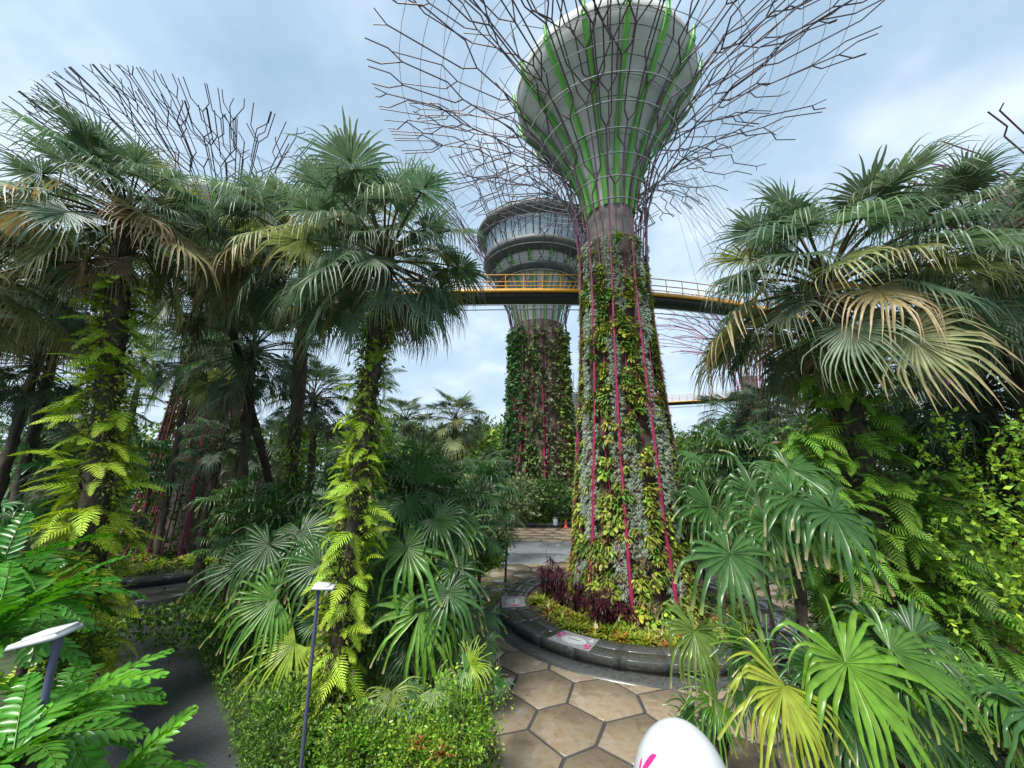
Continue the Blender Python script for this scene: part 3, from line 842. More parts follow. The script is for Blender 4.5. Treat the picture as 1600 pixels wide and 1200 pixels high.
def clump(seed, cols, n=24, L=0.48):
    g = random.Random(seed); mb = MB()
    for i in range(n):
        az_ = g.uniform(-1.3, 1.3); up = g.uniform(-0.4, 1.1)
        D = np.array([math.cos(az_) * math.cos(up), math.sin(az_) * math.cos(up), math.sin(up)]); p = np.array([0, g.uniform(-.12, .12), g.uniform(-.15, .15)])
        sv = np.cross(D, [0, 0, 1]); sv /= np.linalg.norm(sv) + 1e-9; ll = L * g.uniform(.6, 1.2); wd = g.uniform(.025, .07)
        c = np.array(jit(g.choice(cols), .2, g)); Vv = []
        for k in range(5):
            t_ = k / 4; hw = wd * math.sin(PI * (0.15 + .85 * t_)) + .002
            Vv += [p - sv * hw, p + sv * hw]; D = D + np.array([0, 0, -.38]); D /= np.linalg.norm(D); p = p + D * ll / 4
        a_ = np.arange(4) * 2
        mb.add(np.array(Vv), np.stack([a_, a_ + 1, a_ + 3, a_ + 2], 1), np.tile(c, (10, 1)))
    return mb
CLCOL = [(0.21, 0.28, 0.03), (0.30, 0.34, 0.04), (0.13, 0.20, 0.03), (0.22, 0.18, 0.06)]
CLG = [(0.09, 0.17, 0.03), (0.13, 0.21, 0.035)]
clm = [clump(s, CLCOL) for s in range(4)] + [clump(9, CLG, 30, .5), clump(10, [(0.12, 0.10, 0.05), (0.20, 0.13, 0.08)], 24, .45)]
def broadclump(seed, cols):
    g = random.Random(seed); mb = MB()
    for i in range(15):
        az_ = g.uniform(-1.3, 1.3); up = g.uniform(-.3, 1.2); D = np.array([math.cos(az_) * math.cos(up), math.sin(az_) * math.cos(up), math.sin(up)])
        q = D * g.uniform(.12, .34) + np.array([0, g.uniform(-.1, .1), g.uniform(-.15, .15)]); sv = np.cross(D, [0, 0, 1]); sv /= np.linalg.norm(sv) + 1e-9
        L = g.uniform(.18, .32); T_ = D * .6 + np.array([0, 0, -.7]); c = np.array(jit(g.choice(cols), .2, g)); Vv = []
        for k, w_ in enumerate((.02, .085, .07, .002)):
            p = q + T_ * L * k / 3 + np.array([0, 0, .03 * (k == 1)]); Vv += [p - sv * w_, p + sv * w_]
        a_ = np.arange(3) * 2; mb.add(np.array(Vv), np.stack([a_, a_ + 1, a_ + 3, a_ + 2], 1), np.tile(c, (8, 1)))
        mb.add([[0, 0, 0], q + sv * .006, q - sv * .006], [[0, 1, 2]], c)
    return mb
def fixf(m_):
    fs = []
    for f in m_.F: fs.append(f if f.shape[1] == 4 else np.concatenate([f, f[:, -1:]], 1))
    return fs
clm += [rosette_mesh('b', 22, 0.5, 0.022, 1.0, (0.12, 0.20, 0.03), (0.32, 0.36, 0.07), 90, up0=-.2), broadclump(3, [(0.20, 0.30, 0.03), (0.12, 0.24, 0.03), (0.30, 0.36, 0.05)])]
clmesh = [m_.mesh('fern_clump', SOFT) for m_ in clm]
clarr = []
for m_ in clm:
    clarr.append((np.concatenate(m_.V), m_.F, np.concatenate(m_.C)))
# skin panel behind plants
V, F = lathe([(np.interp(z, [p[1] for p in TP], [p[0] for p in TP]) - 0.28, z) for z in np.linspace(0.2, 20.6, 24)], 48)
PANEL = plain('planting_panel', (0.075, 0.065, 0.045), 0.95, var=0.5, scale=4, bump=0.6)
MB().add(V, F).build('planting_panel', PANEL, main)
til = MB(); rest = MB(); g = random.Random(33); nobj = 0; cands = []
NB = 24
for b in range(NB):
    th0 = 2 * PI * b / NB
    typ = b % 3
    z = 0.5
    while z < 20.4:
        rr_ = trunk_main(z); bw = 2 * PI / NB
        nz_ = math.sin(z * 0.55 + b * 2.1) + 0.5 * math.sin(z * 1.3 + b)
        tills = (typ == 1 and nz_ > -0.9 and z > 1.2) or (typ == 2 and nz_ > 0.0 and z > 3)
        gap = (nz_ < -1.25 and z > 8) or (typ == 0 and z > 17 and nz_ < -0.4)
        if tills:
            m_ = max(2, int(rr_ * bw / 0.17))
            for q in range(m_):
                if g.random() < .13: continue
                a = th0 + bw * (q + .5) / m_ + g.uniform(-.03, .03) + .04 * math.sin(z * 2.3 + b)
                V, F, C = TIL[g.randrange(4)]
                til.add(cyl_xf(V, a, rr_ + .02, z + g.uniform(-.05, .05), g.uniform(1.0, 1.5)), F, C)
            if g.random() < .16: cands.append((th0 + bw * g.random(), rr_ + .05, z, g.uniform(.5, .95), g.randrange(6)))
            z += 0.17
        elif gap:
            z += 0.5
        else:
            if g.random() < .09: z += g.uniform(.2, .6); continue
            for q in range(3 if rr_ > 2.6 else 2):
                cands.append((th0 + bw * g.uniform(.15, .85), rr_, z + g.uniform(-.1, .1), g.uniform(.6, 1.1) * (0.75 + 0.1 * rr_), g.choice((0, 1, 2, 3, 4, 6, 6, 7, 5) if z < 7 else (0, 1, 6, 3, 4, 4, 7))))
            z += 0.30 if z < 6 else 0.36
til.build('air_plant_cushions', SOFT, main, kind='stuff')
def facing(a): return math.cos(a - math.atan2(-MC[1], -MC[0]))
cands.sort(key=lambda c_: -facing(c_[0]) + g.uniform(0, .5))
for i, (a, rr_, z, s_, m_) in enumerate(cands):
    if i < 290:
        add_inst('fern_clump', clmesh[m_], main, ((rr_ - .02) * math.cos(a), (rr_ - .02) * math.sin(a), z), (g.uniform(-.6, .6), g.uniform(-.3, .3), a), s_, jit((1, 1, 1), .38, g))
    else:
        V, Fs, C = clarr[m_]; VV = cyl_xf(V, a, rr_ - .06, z, s_); n0 = rest.n; rest.V.append(VV.astype(np.float32)); rest.C.append(C); rest.F += [f + n0 for f in Fs]; rest.n += len(VV)
rest.build('climbing_foliage', SOFT, main, kind='stuff')

# left, right and distant supertrees
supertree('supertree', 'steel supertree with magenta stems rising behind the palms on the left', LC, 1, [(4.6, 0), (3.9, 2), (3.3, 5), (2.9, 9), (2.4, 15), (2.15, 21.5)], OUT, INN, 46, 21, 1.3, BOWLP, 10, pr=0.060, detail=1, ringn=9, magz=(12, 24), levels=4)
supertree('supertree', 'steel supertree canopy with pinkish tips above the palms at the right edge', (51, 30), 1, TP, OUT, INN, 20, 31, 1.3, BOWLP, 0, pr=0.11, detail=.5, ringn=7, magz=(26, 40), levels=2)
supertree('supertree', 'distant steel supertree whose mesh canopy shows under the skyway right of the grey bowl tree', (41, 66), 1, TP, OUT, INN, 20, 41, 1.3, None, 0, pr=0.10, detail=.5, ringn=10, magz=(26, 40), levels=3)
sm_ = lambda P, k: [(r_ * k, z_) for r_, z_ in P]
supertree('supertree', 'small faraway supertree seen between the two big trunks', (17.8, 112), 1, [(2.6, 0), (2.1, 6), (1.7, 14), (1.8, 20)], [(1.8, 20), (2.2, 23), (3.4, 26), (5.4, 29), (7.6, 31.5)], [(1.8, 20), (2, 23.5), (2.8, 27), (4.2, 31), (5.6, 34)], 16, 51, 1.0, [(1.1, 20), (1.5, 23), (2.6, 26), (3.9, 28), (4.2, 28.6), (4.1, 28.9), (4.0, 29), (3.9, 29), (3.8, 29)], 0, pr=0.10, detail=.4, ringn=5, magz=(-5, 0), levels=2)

# far supertree with restaurant
FTP = [(6.8, 0), (6.1, 4), (5.3, 10), (4.7, 18), (4.35, 26), (4.5, 31)]
FOUT = [(4.5, 31), (5.1, 34), (6.6, 37.5), (9.3, 41.5), (12.5, 45), (16, 48), (20.5, 50.5)]
FINN = [(4.4, 31), (5, 34.5), (6.4, 38.5), (9.2, 43), (11.8, 47.5), (14.5, 51), (17.5, 54)]
FB = [(3.3, 31), (3.7, 33), (4.7, 36.5), (6.0, 39.3), (7.3, 41.3), (7.6, 41.6), (7.6, 41.7), (7.6, 41.8), (7.5, 41.9)]
KZ = 0.968
FTP, FOUT, FINN, FB = [[(r_, z_ * KZ) for r_, z_ in P_] for P_ in (FTP, FOUT, FINN, FB)]
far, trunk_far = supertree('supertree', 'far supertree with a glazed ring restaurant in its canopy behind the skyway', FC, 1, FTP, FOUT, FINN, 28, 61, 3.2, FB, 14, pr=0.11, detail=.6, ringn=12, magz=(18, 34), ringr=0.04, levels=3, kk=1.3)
def lat(prof, mat, nm, seg=64, smooth=False):
    V, F = lathe([(r_, z_ * (KZ if z_ > 32 else 1)) for r_, z_ in prof], seg); return MB().add(V, F).build(nm, mat, far, smooth=smooth)
lat([(7.4, 41.2), (9.0, 42.0), (9.2, 42.3), (9.2, 42.9), (8.3, 43.0)], RINGM, 'floor_ring')
lat([(5.9, 38.6), (7.2, 39.1), (7.2, 39.5), (6.2, 39.6)], RINGM, 'floor_ring')
lat([(8.3, 42.9), (8.9, 46.6)], GLASS, 'glazing')
lat([(8.9, 46.6), (10.1, 47.2), (10.4, 47.6), (10.2, 48.3), (7, 49), (0.1, 49.2)], RINGM, 'roof')
for i in range(48):
    a = 2 * PI * i / 48
    V, F = tube([(8.35 * math.cos(a), 8.35 * math.sin(a), 42.9 * KZ), (8.95 * math.cos(a), 8.95 * math.sin(a), 46.6 * KZ)], 0.05, 4)
    MB().add(V, F).build('mullion', DARK, far)
fo = MB(); ng = np.random.default_rng(5)
n = 9000
a = ng.uniform(0, 2 * PI, n); z = ng.uniform(0, 1, n) ** 1.15 * 29
rr_ = np.interp(z, [p[1] for p in FTP], [p[0] for p in FTP])
# columns of different climbers
cols_ = np.array([(0.035, 0.085, 0.025), (0.06, 0.10, 0.025), (0.09, 0.105, 0.05), (0.10, 0.15, 0.03)])
fa = (a + PI * 2) % (2 * PI)
band = np.clip(((fa - PI) / PI * 6), 0, 5.99).astype(int)   # PI..2PI faces the camera, left to right
sel = np.array([0, 0, 1, 2, 3, 1])[band]
dens = np.array([1, 1, .75, .6, .9, .8])[band] + 0.5 * (z < 11)
kp = (ng.uniform(0, 1, n) < dens) & (np.sin(z * .9 + a * 7) + ng.uniform(-1, 1, n) > -1.0)
P = np.stack([(rr_ + ng.uniform(-.25, .35, n)) * np.cos(a), (rr_ + ng.uniform(-.25, .35, n)) * np.sin(a), z], 1)
for q in range(4):
    m_ = kp & (sel == q)
    Pq = P[m_]; ow = np.stack([np.cos(a[m_]), np.sin(a[m_]), np.full(m_.sum(), -.6)], 1)
    leaves_at(fo, Pq, 0.75, [cols_[q], cols_[q] * 1.5, cols_[q] * .7], ow, ng)
    Pq = Pq + ng.normal(size=Pq.shape) * .25
    leaves_at(fo, Pq, 0.6, [cols_[q], cols_[q] * 1.7], ow, ng)
fo.build('climbing_foliage', FAR, far, kind='stuff')
lat([(np.interp(z_, [p[1] for p in FTP], [p[0] for p in FTP]) - 0.35, z_) for z_ in np.linspace(0, 30, 16)], plain('far_panel', (0.09, 0.085, 0.06), 0.95, var=0.5, scale=1.2), 'planting_panel', 40)

# left tower climbing foliage
lt = [o for o in COL.objects if o.name.startswith('supertree') and abs(o.location.x - LC[0]) < .1 and o.type == 'EMPTY'][0]
fo = MB(); n = 7000
a = ng.uniform(0, 2 * PI, n); z = ng.uniform(0, 19, n); rr_ = np.interp(z, [0, 2, 5, 9, 15, 21], [4.3, 3.7, 3.1, 2.7, 2.2, 2.0])
P = np.stack([rr_ * np.cos(a), rr_ * np.sin(a), z], 1) + ng.normal(size=(n, 3)) * .1
leaves_at(fo, P, 0.42, GRS, np.stack([np.cos(a), np.sin(a), -.5 + 0 * a], 1), ng)
fo.build('climbing_foliage', SOFT, lt, kind='stuff')
for (cx, cy, hh, kk) in (((41, 66, 19, 1.0)), ((51, 30, 19, 1.0)), ((17.8, 112, 18, .8))):
    tt = [o for o in COL.objects if o.name.startswith('supertree') and abs(o.location.x - cx) < .1 and o.type == 'EMPTY'][0]
    fo = MB(); n = 3000; a = ng.uniform(0, 2 * PI, n); z = ng.uniform(0, hh, n); rr_ = np.interp(z, [p[1] for p in TP], [p[0] for p in TP]) * kk * .8
    P = np.stack([rr_ * np.cos(a), rr_ * np.sin(a), z], 1); leaves_at(fo, P, 0.6, GRS, np.stack([np.cos(a), np.sin(a), 0 * a], 1), ng)
    fo.build('climbing_foliage', FAR, tt, kind='stuff')

# ------------------------------------------------------------------ SKYWAY
ZS = 21.0
ctrl = [(-30, 38), (-14, 31.5), (-1.3, 29.7), (13.5, 30.7), (28, 36), (41, 46), (48, 58), (49, 68), (43, 77), (30, 83)]
def catmull(P, n=8):
    P = [np.array(p, float) for p in P]; P = [2 * P[0] - P[1]] + P + [2 * P[-1] - P[-2]]; o = []
    for i in range(1, len(P) - 2):
        for k in range(n):
            t = k / n; o.append(0.5 * ((2 * P[i]) + (-P[i - 1] + P[i + 1]) * t + (2 * P[i - 1] - 5 * P[i] + 4 * P[i + 1] - P[i + 2]) * t * t + (-P[i - 1] + 3 * P[i] - 3 * P[i + 1] + P[i + 2]) * t ** 3))
    o.append(P[-2]); return np.array(o)
sk = thing('skyway', 'curving aerial walkway with orange edge and yellow railings strung between the supertrees', 'footbridge', (0, 0, ZS))
C2 = catmull(ctrl, 8); T = np.gradient(C2, axis=0); T /= np.linalg.norm(T, axis=1)[:, None]; NN = np.stack([-T[:, 1], T[:, 0]], 1)
def ribbon(name, prof, mat):
    m_ = len(prof); n = len(C2); V = np.zeros((n, m_, 3))
    for j, (o_, z_) in enumerate(prof):
        V[:, j, :2] = C2 + NN * o_; V[:, j, 2] = z_
    i = np.arange(n - 1)[:, None] * m_; j = np.arange(m_)[None, :]; k = (j + 1) % m_
    F = np.stack([i + j, i + k, i + m_ + k, i + m_ + j], -1).reshape(-1, 4)
    return MB().add(V.reshape(-1, 3), F).build(name, mat, sk)
ribbon('deck', [(-.85, 0), (.85, 0), (.6, -.5), (-.6, -.5)], DARK)
for s_ in (-1, 1):
    x = s_ * 0.95
    ribbon('edge_beam', [(x - .09, .12), (x + .09, .12), (x + .09, -.16), (x - .09, -.16)], YEL)
    for zz in (1.35, 0.75):
        ribbon('handrail', [(x - .03, zz + .03), (x + .03, zz + .03), (x + .03, zz - .03), (x - .03, zz - .03)], YEL)
    ribbon('lower_cable', [(x * .5 - .03, -1.0), (x * .5 + .03, -1.0), (x * .5 + .03, -1.06), (x * .5 - .03, -1.06)], CABLE)
me = MB().add(*tube([(0, 0, .1), (0, 0, 1.35)], 0.035, 4)).mesh('post', YEL)
Ls = np.concatenate([[0], np.cumsum(np.linalg.norm(np.diff(C2, axis=0), axis=1))])
for d_ in np.arange(0.5, Ls[-1], 1.45):
    x, y = np.interp(d_, Ls, C2[:, 0]), np.interp(d_, Ls, C2[:, 1]); nx, ny = np.interp(d_, Ls, NN[:, 0]), np.interp(d_, Ls, NN[:, 1])
    for s_ in (-.95, .95):
        add_inst('post', me, sk, (x + nx * s_, y + ny * s_, 0))
mb = MB()
g = random.Random(5)
for i, d_ in enumerate(np.arange(48, 74, 1.3)):
    x, y = np.interp(d_, Ls, C2[:, 0]), np.interp(d_, Ls, C2[:, 1])
    a = math.atan2(y - MC[1], x - MC[0]) + g.uniform(-.1, .1); r_ = g.choice((7, 9, 10.5))
    z_ = float(np.interp(r_, [p[0] for p in OUT], [p[1] for p in OUT]))
    V, F = tube([(x, y, .2), (MC[0] + r_ * math.cos(a), MC[1] + r_ * math.sin(a), z_ - ZS)], 0.016, 3)
    MB().add(V, F).build('hanger_cable', CABLE, sk)

# ------------------------------------------------------------------ PALMS
def trunk_mesh(path, r0, r1, seed, col=(0.060, 0.047, 0.034), rough=0.10, stubs=0, name='trunk'):
    g = np.random.default_rng(seed); P = np.array(path, float); n = len(P); sides = 12
    rr = np.linspace(r0, r1, n); V, F = tube(P, rr, sides)
    V = V.reshape(n, sides, 3); cen = P[:, None, :]
    k = 1 + g.uniform(-rough, rough, (n, sides, 1)) + 0.06 * (np.arange(n) % 2)[:, None, None]
    V = cen + (V - cen) * k
    c = np.array(col) * g.uniform(.6, 1.35, (n * sides, 1))
    mb = MB().add(V.reshape(-1, 3), F, c)
    for i in range(stubs):     # old leaf bases
        u = g.uniform(0.02, 1) ; f = u * (n - 1); q = int(min(f, n - 2)); p = P[q] + (P[q + 1] - P[q]) * (f - q); r_ = r0 + (r1 - r0) * u
        a = i * 2.399; d = np.array([math.cos(a), math.sin(a), 0]); s = np.array([-math.sin(a), math.cos(a), 0]); L = g.uniform(.14, .34)
        b = p + d * r_ * .9; tp_ = b + d * L * .7 + np.array([0, 0, L]); w_ = .05
        mb.add([b - s * w_ * 1.3, b + s * w_ * 1.3, tp_ + s * w_ * .5, tp_ - s * w_ * .5, b + d * .05 - s * w_, b + d * .05 + s * w_], [[0, 1, 2, 3], [4, 5, 2, 3]], np.array(col) * g.uniform(.7, 2.0))
    return mb
def fan_palm(base, top, sc, nl_, label, seed, tint=(1, 1, 1), yellow=0.12, group='tall fan palms', r0=.26, r1=.2, pmin=-46, straw=0, stubs=230, bend=0.5, mats=None, az0=0, fullparts=True, cat='palm tree', name='fan_palm', tops=84):
    nl = int(nl_ * 1.75); g = random.Random(seed); base = Vector(base); top = Vector(top)
    t = thing(name, label, cat, base, group)
    mid = (base + top) / 2 + Vector((g.uniform(-bend, bend), g.uniform(-bend, bend), 0))
    path = bez((0, 0, 0), mid - base, top - base, 44)
    trunk_mesh(path, r0, r1, seed, stubs=stubs, rough=.26).build('trunk', BARK, t)
    tp_ = top - base
    MM = mats or LIVM
    for i in range(nl):
        u = i / nl; pt = tops - (tops - pmin) * (u ** 0.85) + g.uniform(-7, 7)
        ip = min(range(7), key=lambda q: abs(PITCHES[q] - pt)); a = i * 2.399 + az0 + g.uniform(-.2, .2)
        key = (ip, g.randrange(2))
        if mats is None and (g.random() < yellow * (0.3 + 1.7 * u)): key = (ip, 'y')
        if mats is None and pt < -35 and g.random() < .35: key = 'dead'
        if mats is None and straw and pt < 5 and g.random() < straw * .6: key = 'straw'
        s_ = sc * g.uniform(.78, 1.18) * (0.8 + 0.2 * min(1, u * 4))
        tn = jit((tint[0], tint[1], tint[2]), .18, g)
        add_inst('leaf', MM[key], t, (tp_.x, tp_.y, tp_.z - 0.35 * sc * u), (g.uniform(-.35, .35), R(PITCHES[ip] - pt) * 0.7, a), s_, tn)
    return t
def pix_palm(cpx, cpy, depth, scpx, nl, label, seed, base=None, **k):
    """palm whose crown centre is at a photo pixel and depth; scpx = crown radius in px"""
    top = at(cpx, cpy, depth); sc = scpx * depth / 610 / 2.35
    b = base if base is not None else Vector((top.x, top.y, 0))
    return fan_palm(b, top, sc, nl, label, seed, **k), top, Vector(b), sc
# foreground palms
def gb(px, py): return gr(px, py)
p1, t1, b1, s1 = pix_palm(198, 335, 13.5, 158, 34, 'tall fan palm with bright ferns up its trunk, left of the asphalt path', 101, base=gr(112, 1140), yellow=.2, straw=.3, r0=.30, r1=.28, bend=0)
p2, t2, b2, s2 = pix_palm(482, 382, 17, 142, 34, 'fan palm with dark mossy trunk between the two fern-clad palms', 102, base=gr(440, 960), yellow=.2, straw=.25, r0=.28, r1=.26, bend=0)
p3, t3, b3, s3 = pix_palm(603, 398, 13, 166, 36, 'fan palm with fern-clad trunk behind the slim lamp post', 103, base=gr(512, 1165), yellow=.16, straw=.1, r0=.25, r1=.25, bend=0)
p4, t4, b4, s4 = pix_palm(395, 545, 22, 105, 26, 'shorter dark fan palm between the ferny trunk and the mossy one', 104, base=gr(360, 950), tint=(.8, .9, .8), bend=0)
pr1, tr1, br1, sr1 = pix_palm(1290, 440, 9.0, 206, 34, 'large fan palm with one straw-coloured leaf, right of the steel supertree', 105, base=Vector((7.75, 9.2, .6)), yellow=.18, straw=.22, r0=.3, r1=.26, az0=0.4, bend=0)
pr2, tr2, br2, sr2 = pix_palm(1540, 375, 9.5, 178, 30, 'fan palm with arching leaves at the right edge', 106, base=Vector((13.0, 9.5, 1.0)), yellow=.1, az0=1.0)
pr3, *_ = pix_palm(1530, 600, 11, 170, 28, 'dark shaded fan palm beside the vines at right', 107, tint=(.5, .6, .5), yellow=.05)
p8, *_ = pix_palm(-40, 440, 12, 145, 30, 'fan palm with drooping leaves cut by the left edge', 108, yellow=.3, straw=.25)
p9, *_ = pix_palm(340, 420, 19, 115, 30, 'fan palm crown crowded behind the two big palms', 109, base=gr(455, 880), yellow=.25, straw=.2, tint=(.85, .9, .8))
# mid-distance palms: (crown px, py, depth, crown px radius, leaves, tint, label)
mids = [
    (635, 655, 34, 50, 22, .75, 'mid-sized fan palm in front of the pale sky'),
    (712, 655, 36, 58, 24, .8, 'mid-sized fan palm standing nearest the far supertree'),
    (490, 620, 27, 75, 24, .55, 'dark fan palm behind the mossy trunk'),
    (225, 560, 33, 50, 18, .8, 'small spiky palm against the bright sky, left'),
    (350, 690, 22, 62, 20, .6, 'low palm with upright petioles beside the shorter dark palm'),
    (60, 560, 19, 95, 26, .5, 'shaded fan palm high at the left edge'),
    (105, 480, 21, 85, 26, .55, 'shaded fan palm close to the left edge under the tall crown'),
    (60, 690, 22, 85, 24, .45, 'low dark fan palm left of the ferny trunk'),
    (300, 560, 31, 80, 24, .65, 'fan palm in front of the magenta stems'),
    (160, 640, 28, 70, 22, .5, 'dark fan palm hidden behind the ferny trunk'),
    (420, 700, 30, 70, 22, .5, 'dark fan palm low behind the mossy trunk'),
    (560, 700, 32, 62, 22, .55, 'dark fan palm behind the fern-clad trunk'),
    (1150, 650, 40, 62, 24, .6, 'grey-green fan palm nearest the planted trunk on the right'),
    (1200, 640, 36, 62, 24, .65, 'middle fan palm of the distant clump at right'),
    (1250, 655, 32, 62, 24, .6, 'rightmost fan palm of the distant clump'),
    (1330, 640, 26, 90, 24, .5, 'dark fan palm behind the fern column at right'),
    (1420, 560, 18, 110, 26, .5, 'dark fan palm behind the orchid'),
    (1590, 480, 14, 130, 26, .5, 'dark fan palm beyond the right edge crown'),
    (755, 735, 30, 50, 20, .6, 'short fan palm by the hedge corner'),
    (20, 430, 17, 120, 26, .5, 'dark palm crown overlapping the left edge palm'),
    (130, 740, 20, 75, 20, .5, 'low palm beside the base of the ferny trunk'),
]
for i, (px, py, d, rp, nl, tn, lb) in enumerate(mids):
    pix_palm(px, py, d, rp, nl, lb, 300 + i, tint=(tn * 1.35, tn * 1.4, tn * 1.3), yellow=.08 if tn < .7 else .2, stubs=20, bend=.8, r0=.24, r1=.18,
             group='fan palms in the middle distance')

# ferns climbing the palm trunks
def fern_trunk(base, top, u0, u1, n, label, seed, tr=.35, s0=.7, s1=1.1, tint0=(1, 1, 1), tint1=(1, 1, 1), az=None, bulge=0.0, group='ferns climbing palm trunks'):
    g = random.Random(seed); base = Vector(base); top = Vector(top)
    t = thing('climbing_fern', label, 'fern', base, group)
    gn = np.random.default_rng(seed + 70); nn = int((top - base).length * (u1 - u0) * 420)
    uu = gn.uniform(u0, u1, nn); aa = gn.uniform(0, 2 * PI, nn); vv = (uu - u0) / (u1 - u0); patchy = np.sin(uu * 31 + aa * 2 + seed) + np.sin(uu * 13 + aa + seed) + gn.uniform(-1, 1, nn) > -.7
    uu, aa, vv = uu[patchy], aa[patchy], vv[patchy]; rad = (tr + .03) * (1 - .2 * vv) + gn.exponential(.09, len(uu))
    PP = np.array(top - base)[None, :] * uu[:, None] + np.stack([rad * np.cos(aa), rad * np.sin(aa), 0 * aa], 1)
    mbk = MB(); leaves_at(mbk, PP, .13, [(.16 * tint0[0], .22 * tint0[1], .035), (.10, .15, .03), (.24 * tint0[0], .28 * tint0[1], .04), (.12, .09, .05)], np.stack([np.cos(aa), np.sin(aa), -.9 + 0 * aa], 1), gn, 1.3)
    mbk.build('leafy_cloak', SOFT, t, kind='stuff')
    for i in range(n):
        u = u0 + (u1 - u0) * (i + g.random()) / n; p = (top - base) * u
        a = g.uniform(0, 2 * PI) if az is None else az + g.gauss(0, .9)
        v = (u - u0) / (u1 - u0)
        r_ = tr * (1 - .25 * v) + bulge * math.sin(PI * v) * g.random()
        tn = [tint0[q] * (1 - v) + tint1[q] * v for q in range(3)]
        add_inst('frond', FERN[g.randrange(4)], t, (p.x + r_ * math.cos(a), p.y + r_ * math.sin(a), p.z), (g.uniform(-.6, .6), g.uniform(-.75, .35), a + g.uniform(-.7, .7)),
                 g.uniform(s0, s1) * (1.1 - .3 * v), jit(tn, .22, g))
    return t
fern_trunk(b1, t1, .08, .86, 300, 'yellow-green ferns spilling down the trunk of the tall left palm', 1, tr=.40, s0=.75, s1=1.35, tint0=(1.7, 1.5, .9), tint1=(1.1, 1.3, .9), bulge=.35)
fern_trunk(b3, t3, .06, .86, 290, 'lime ferns cloaking the trunk behind the slim lamp post', 2, tr=.30, s0=.55, s1=1.0, tint0=(1.4, 1.4, .9), tint1=(1.1, 1.3, .8), bulge=.25)
fern_trunk(b2, t2, .0, .55, 80, 'green ferns low on the mossy palm trunk', 3, tr=.4, s0=.5, s1=1.0, tint0=(1.1, 1.3, .8), tint1=(.8, .9, .6))
fern_trunk(b4, t4, .0, .45, 60, 'small ferns on the trunk of the shorter dark palm', 4, tr=.4, s0=.5, s1=.9, tint0=(.7, .9, .7), tint1=(.4, .5, .4))
fb = Vector((br1.x, br1.y, .6))
fern_trunk(fb, tr1, .12, .90, 300, 'thick curtain of green ferns down the right-hand palm trunk', 5, tr=.5, s0=.5, s1=.95, tint0=(.5, .75, .7), tint1=(.7, 1.0, .7), bulge=.6, az=R(240))
fern_trunk(Vector((6.6, 8.2, .3)), Vector((6.1, 8.3, 7.9)), .0, 1, 280, 'arching ferns to the left of the fern-hung palm trunk, above the drooping fan leaves', 6, tr=.30, s0=.5, s1=.95, tint0=(.5, .78, .7), tint1=(.6, .85, .7), bulge=.55, az=R(245))
fern_trunk(Vector((8.9, 8.4, .3)), Vector((8.6, 8.6, 7.0)), .0, 1, 280, 'arching ferns between the fern-hung palm trunk and the lime vines', 8, tr=.4, s0=.5, s1=.95, tint0=(.42, .66, .65), tint1=(.42, .64, .6), bulge=.7, az=R(235))

# ------------------------------------------------------------------ big fan-leaved shrubs placed leaf by leaf
def hero_shrub(base, hub_list, label, seed, crown, group='broad fan-leaved palm shrubs', dk=1.0):
    """hub_list: (px,py,depth,R px,angle deg on the picture 0=right 90=down,colour,spread,droop)"""
    t = thing('fan_palm_shrub', label, 'palm shrub', base, group); base = Vector(base); crown = Vector(crown)
    V, F = tube([(0, 0, 0), tuple((crown - base) * .5 + Vector((.1, 0, 0))), tuple(crown - base)], 0.06, 7)
    trunk_mesh(bez((0, 0, 0), (crown - base) * .5, crown - base, 14), .09, .06, seed, stubs=20).build('stem', BARK, t)
    gh = random.Random(seed)
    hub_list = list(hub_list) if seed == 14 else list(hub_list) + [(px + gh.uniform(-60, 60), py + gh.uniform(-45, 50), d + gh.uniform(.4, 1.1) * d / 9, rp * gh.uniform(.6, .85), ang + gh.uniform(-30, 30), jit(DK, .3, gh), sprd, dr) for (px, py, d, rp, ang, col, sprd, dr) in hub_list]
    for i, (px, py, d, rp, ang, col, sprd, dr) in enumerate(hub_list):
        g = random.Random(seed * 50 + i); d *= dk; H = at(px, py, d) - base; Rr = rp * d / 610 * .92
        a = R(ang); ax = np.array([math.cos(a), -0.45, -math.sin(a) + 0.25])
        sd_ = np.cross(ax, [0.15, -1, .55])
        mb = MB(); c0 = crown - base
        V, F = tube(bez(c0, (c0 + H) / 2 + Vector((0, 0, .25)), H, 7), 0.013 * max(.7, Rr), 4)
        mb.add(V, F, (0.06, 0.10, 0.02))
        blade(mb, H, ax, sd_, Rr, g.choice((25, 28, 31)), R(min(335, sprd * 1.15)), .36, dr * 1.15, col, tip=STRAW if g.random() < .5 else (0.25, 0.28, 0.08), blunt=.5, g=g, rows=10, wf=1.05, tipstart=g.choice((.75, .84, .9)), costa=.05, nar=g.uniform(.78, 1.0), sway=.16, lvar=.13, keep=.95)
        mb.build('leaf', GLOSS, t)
    return t
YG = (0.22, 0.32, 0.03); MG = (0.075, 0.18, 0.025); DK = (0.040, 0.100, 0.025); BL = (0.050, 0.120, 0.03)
hero_shrub(gr(470, 1150), [(432, 935, 10.5, 110, 150, MG, 200, 1.0), (462, 1005, 10, 100, 125, YG, 200, 1.0), (500, 880, 11, 95, 130, DK, 250, 1.0), (420, 850, 11.5, 90, 100, DK, 260, 1.1),
                           (470, 830, 12, 100, 60, DK, 280, 1.2), (545, 900, 10.8, 80, 100, MG, 240, 1.0), (385, 880, 11.5, 90, 140, DK, 260, 1.1), (520, 1010, 10.4, 75, 60, DK, 240, 1)],
           'glossy fan palm shrub left of the fern-clad trunk, one leaf yellow-green', 11, at(480, 1000, 13), dk=1.16)
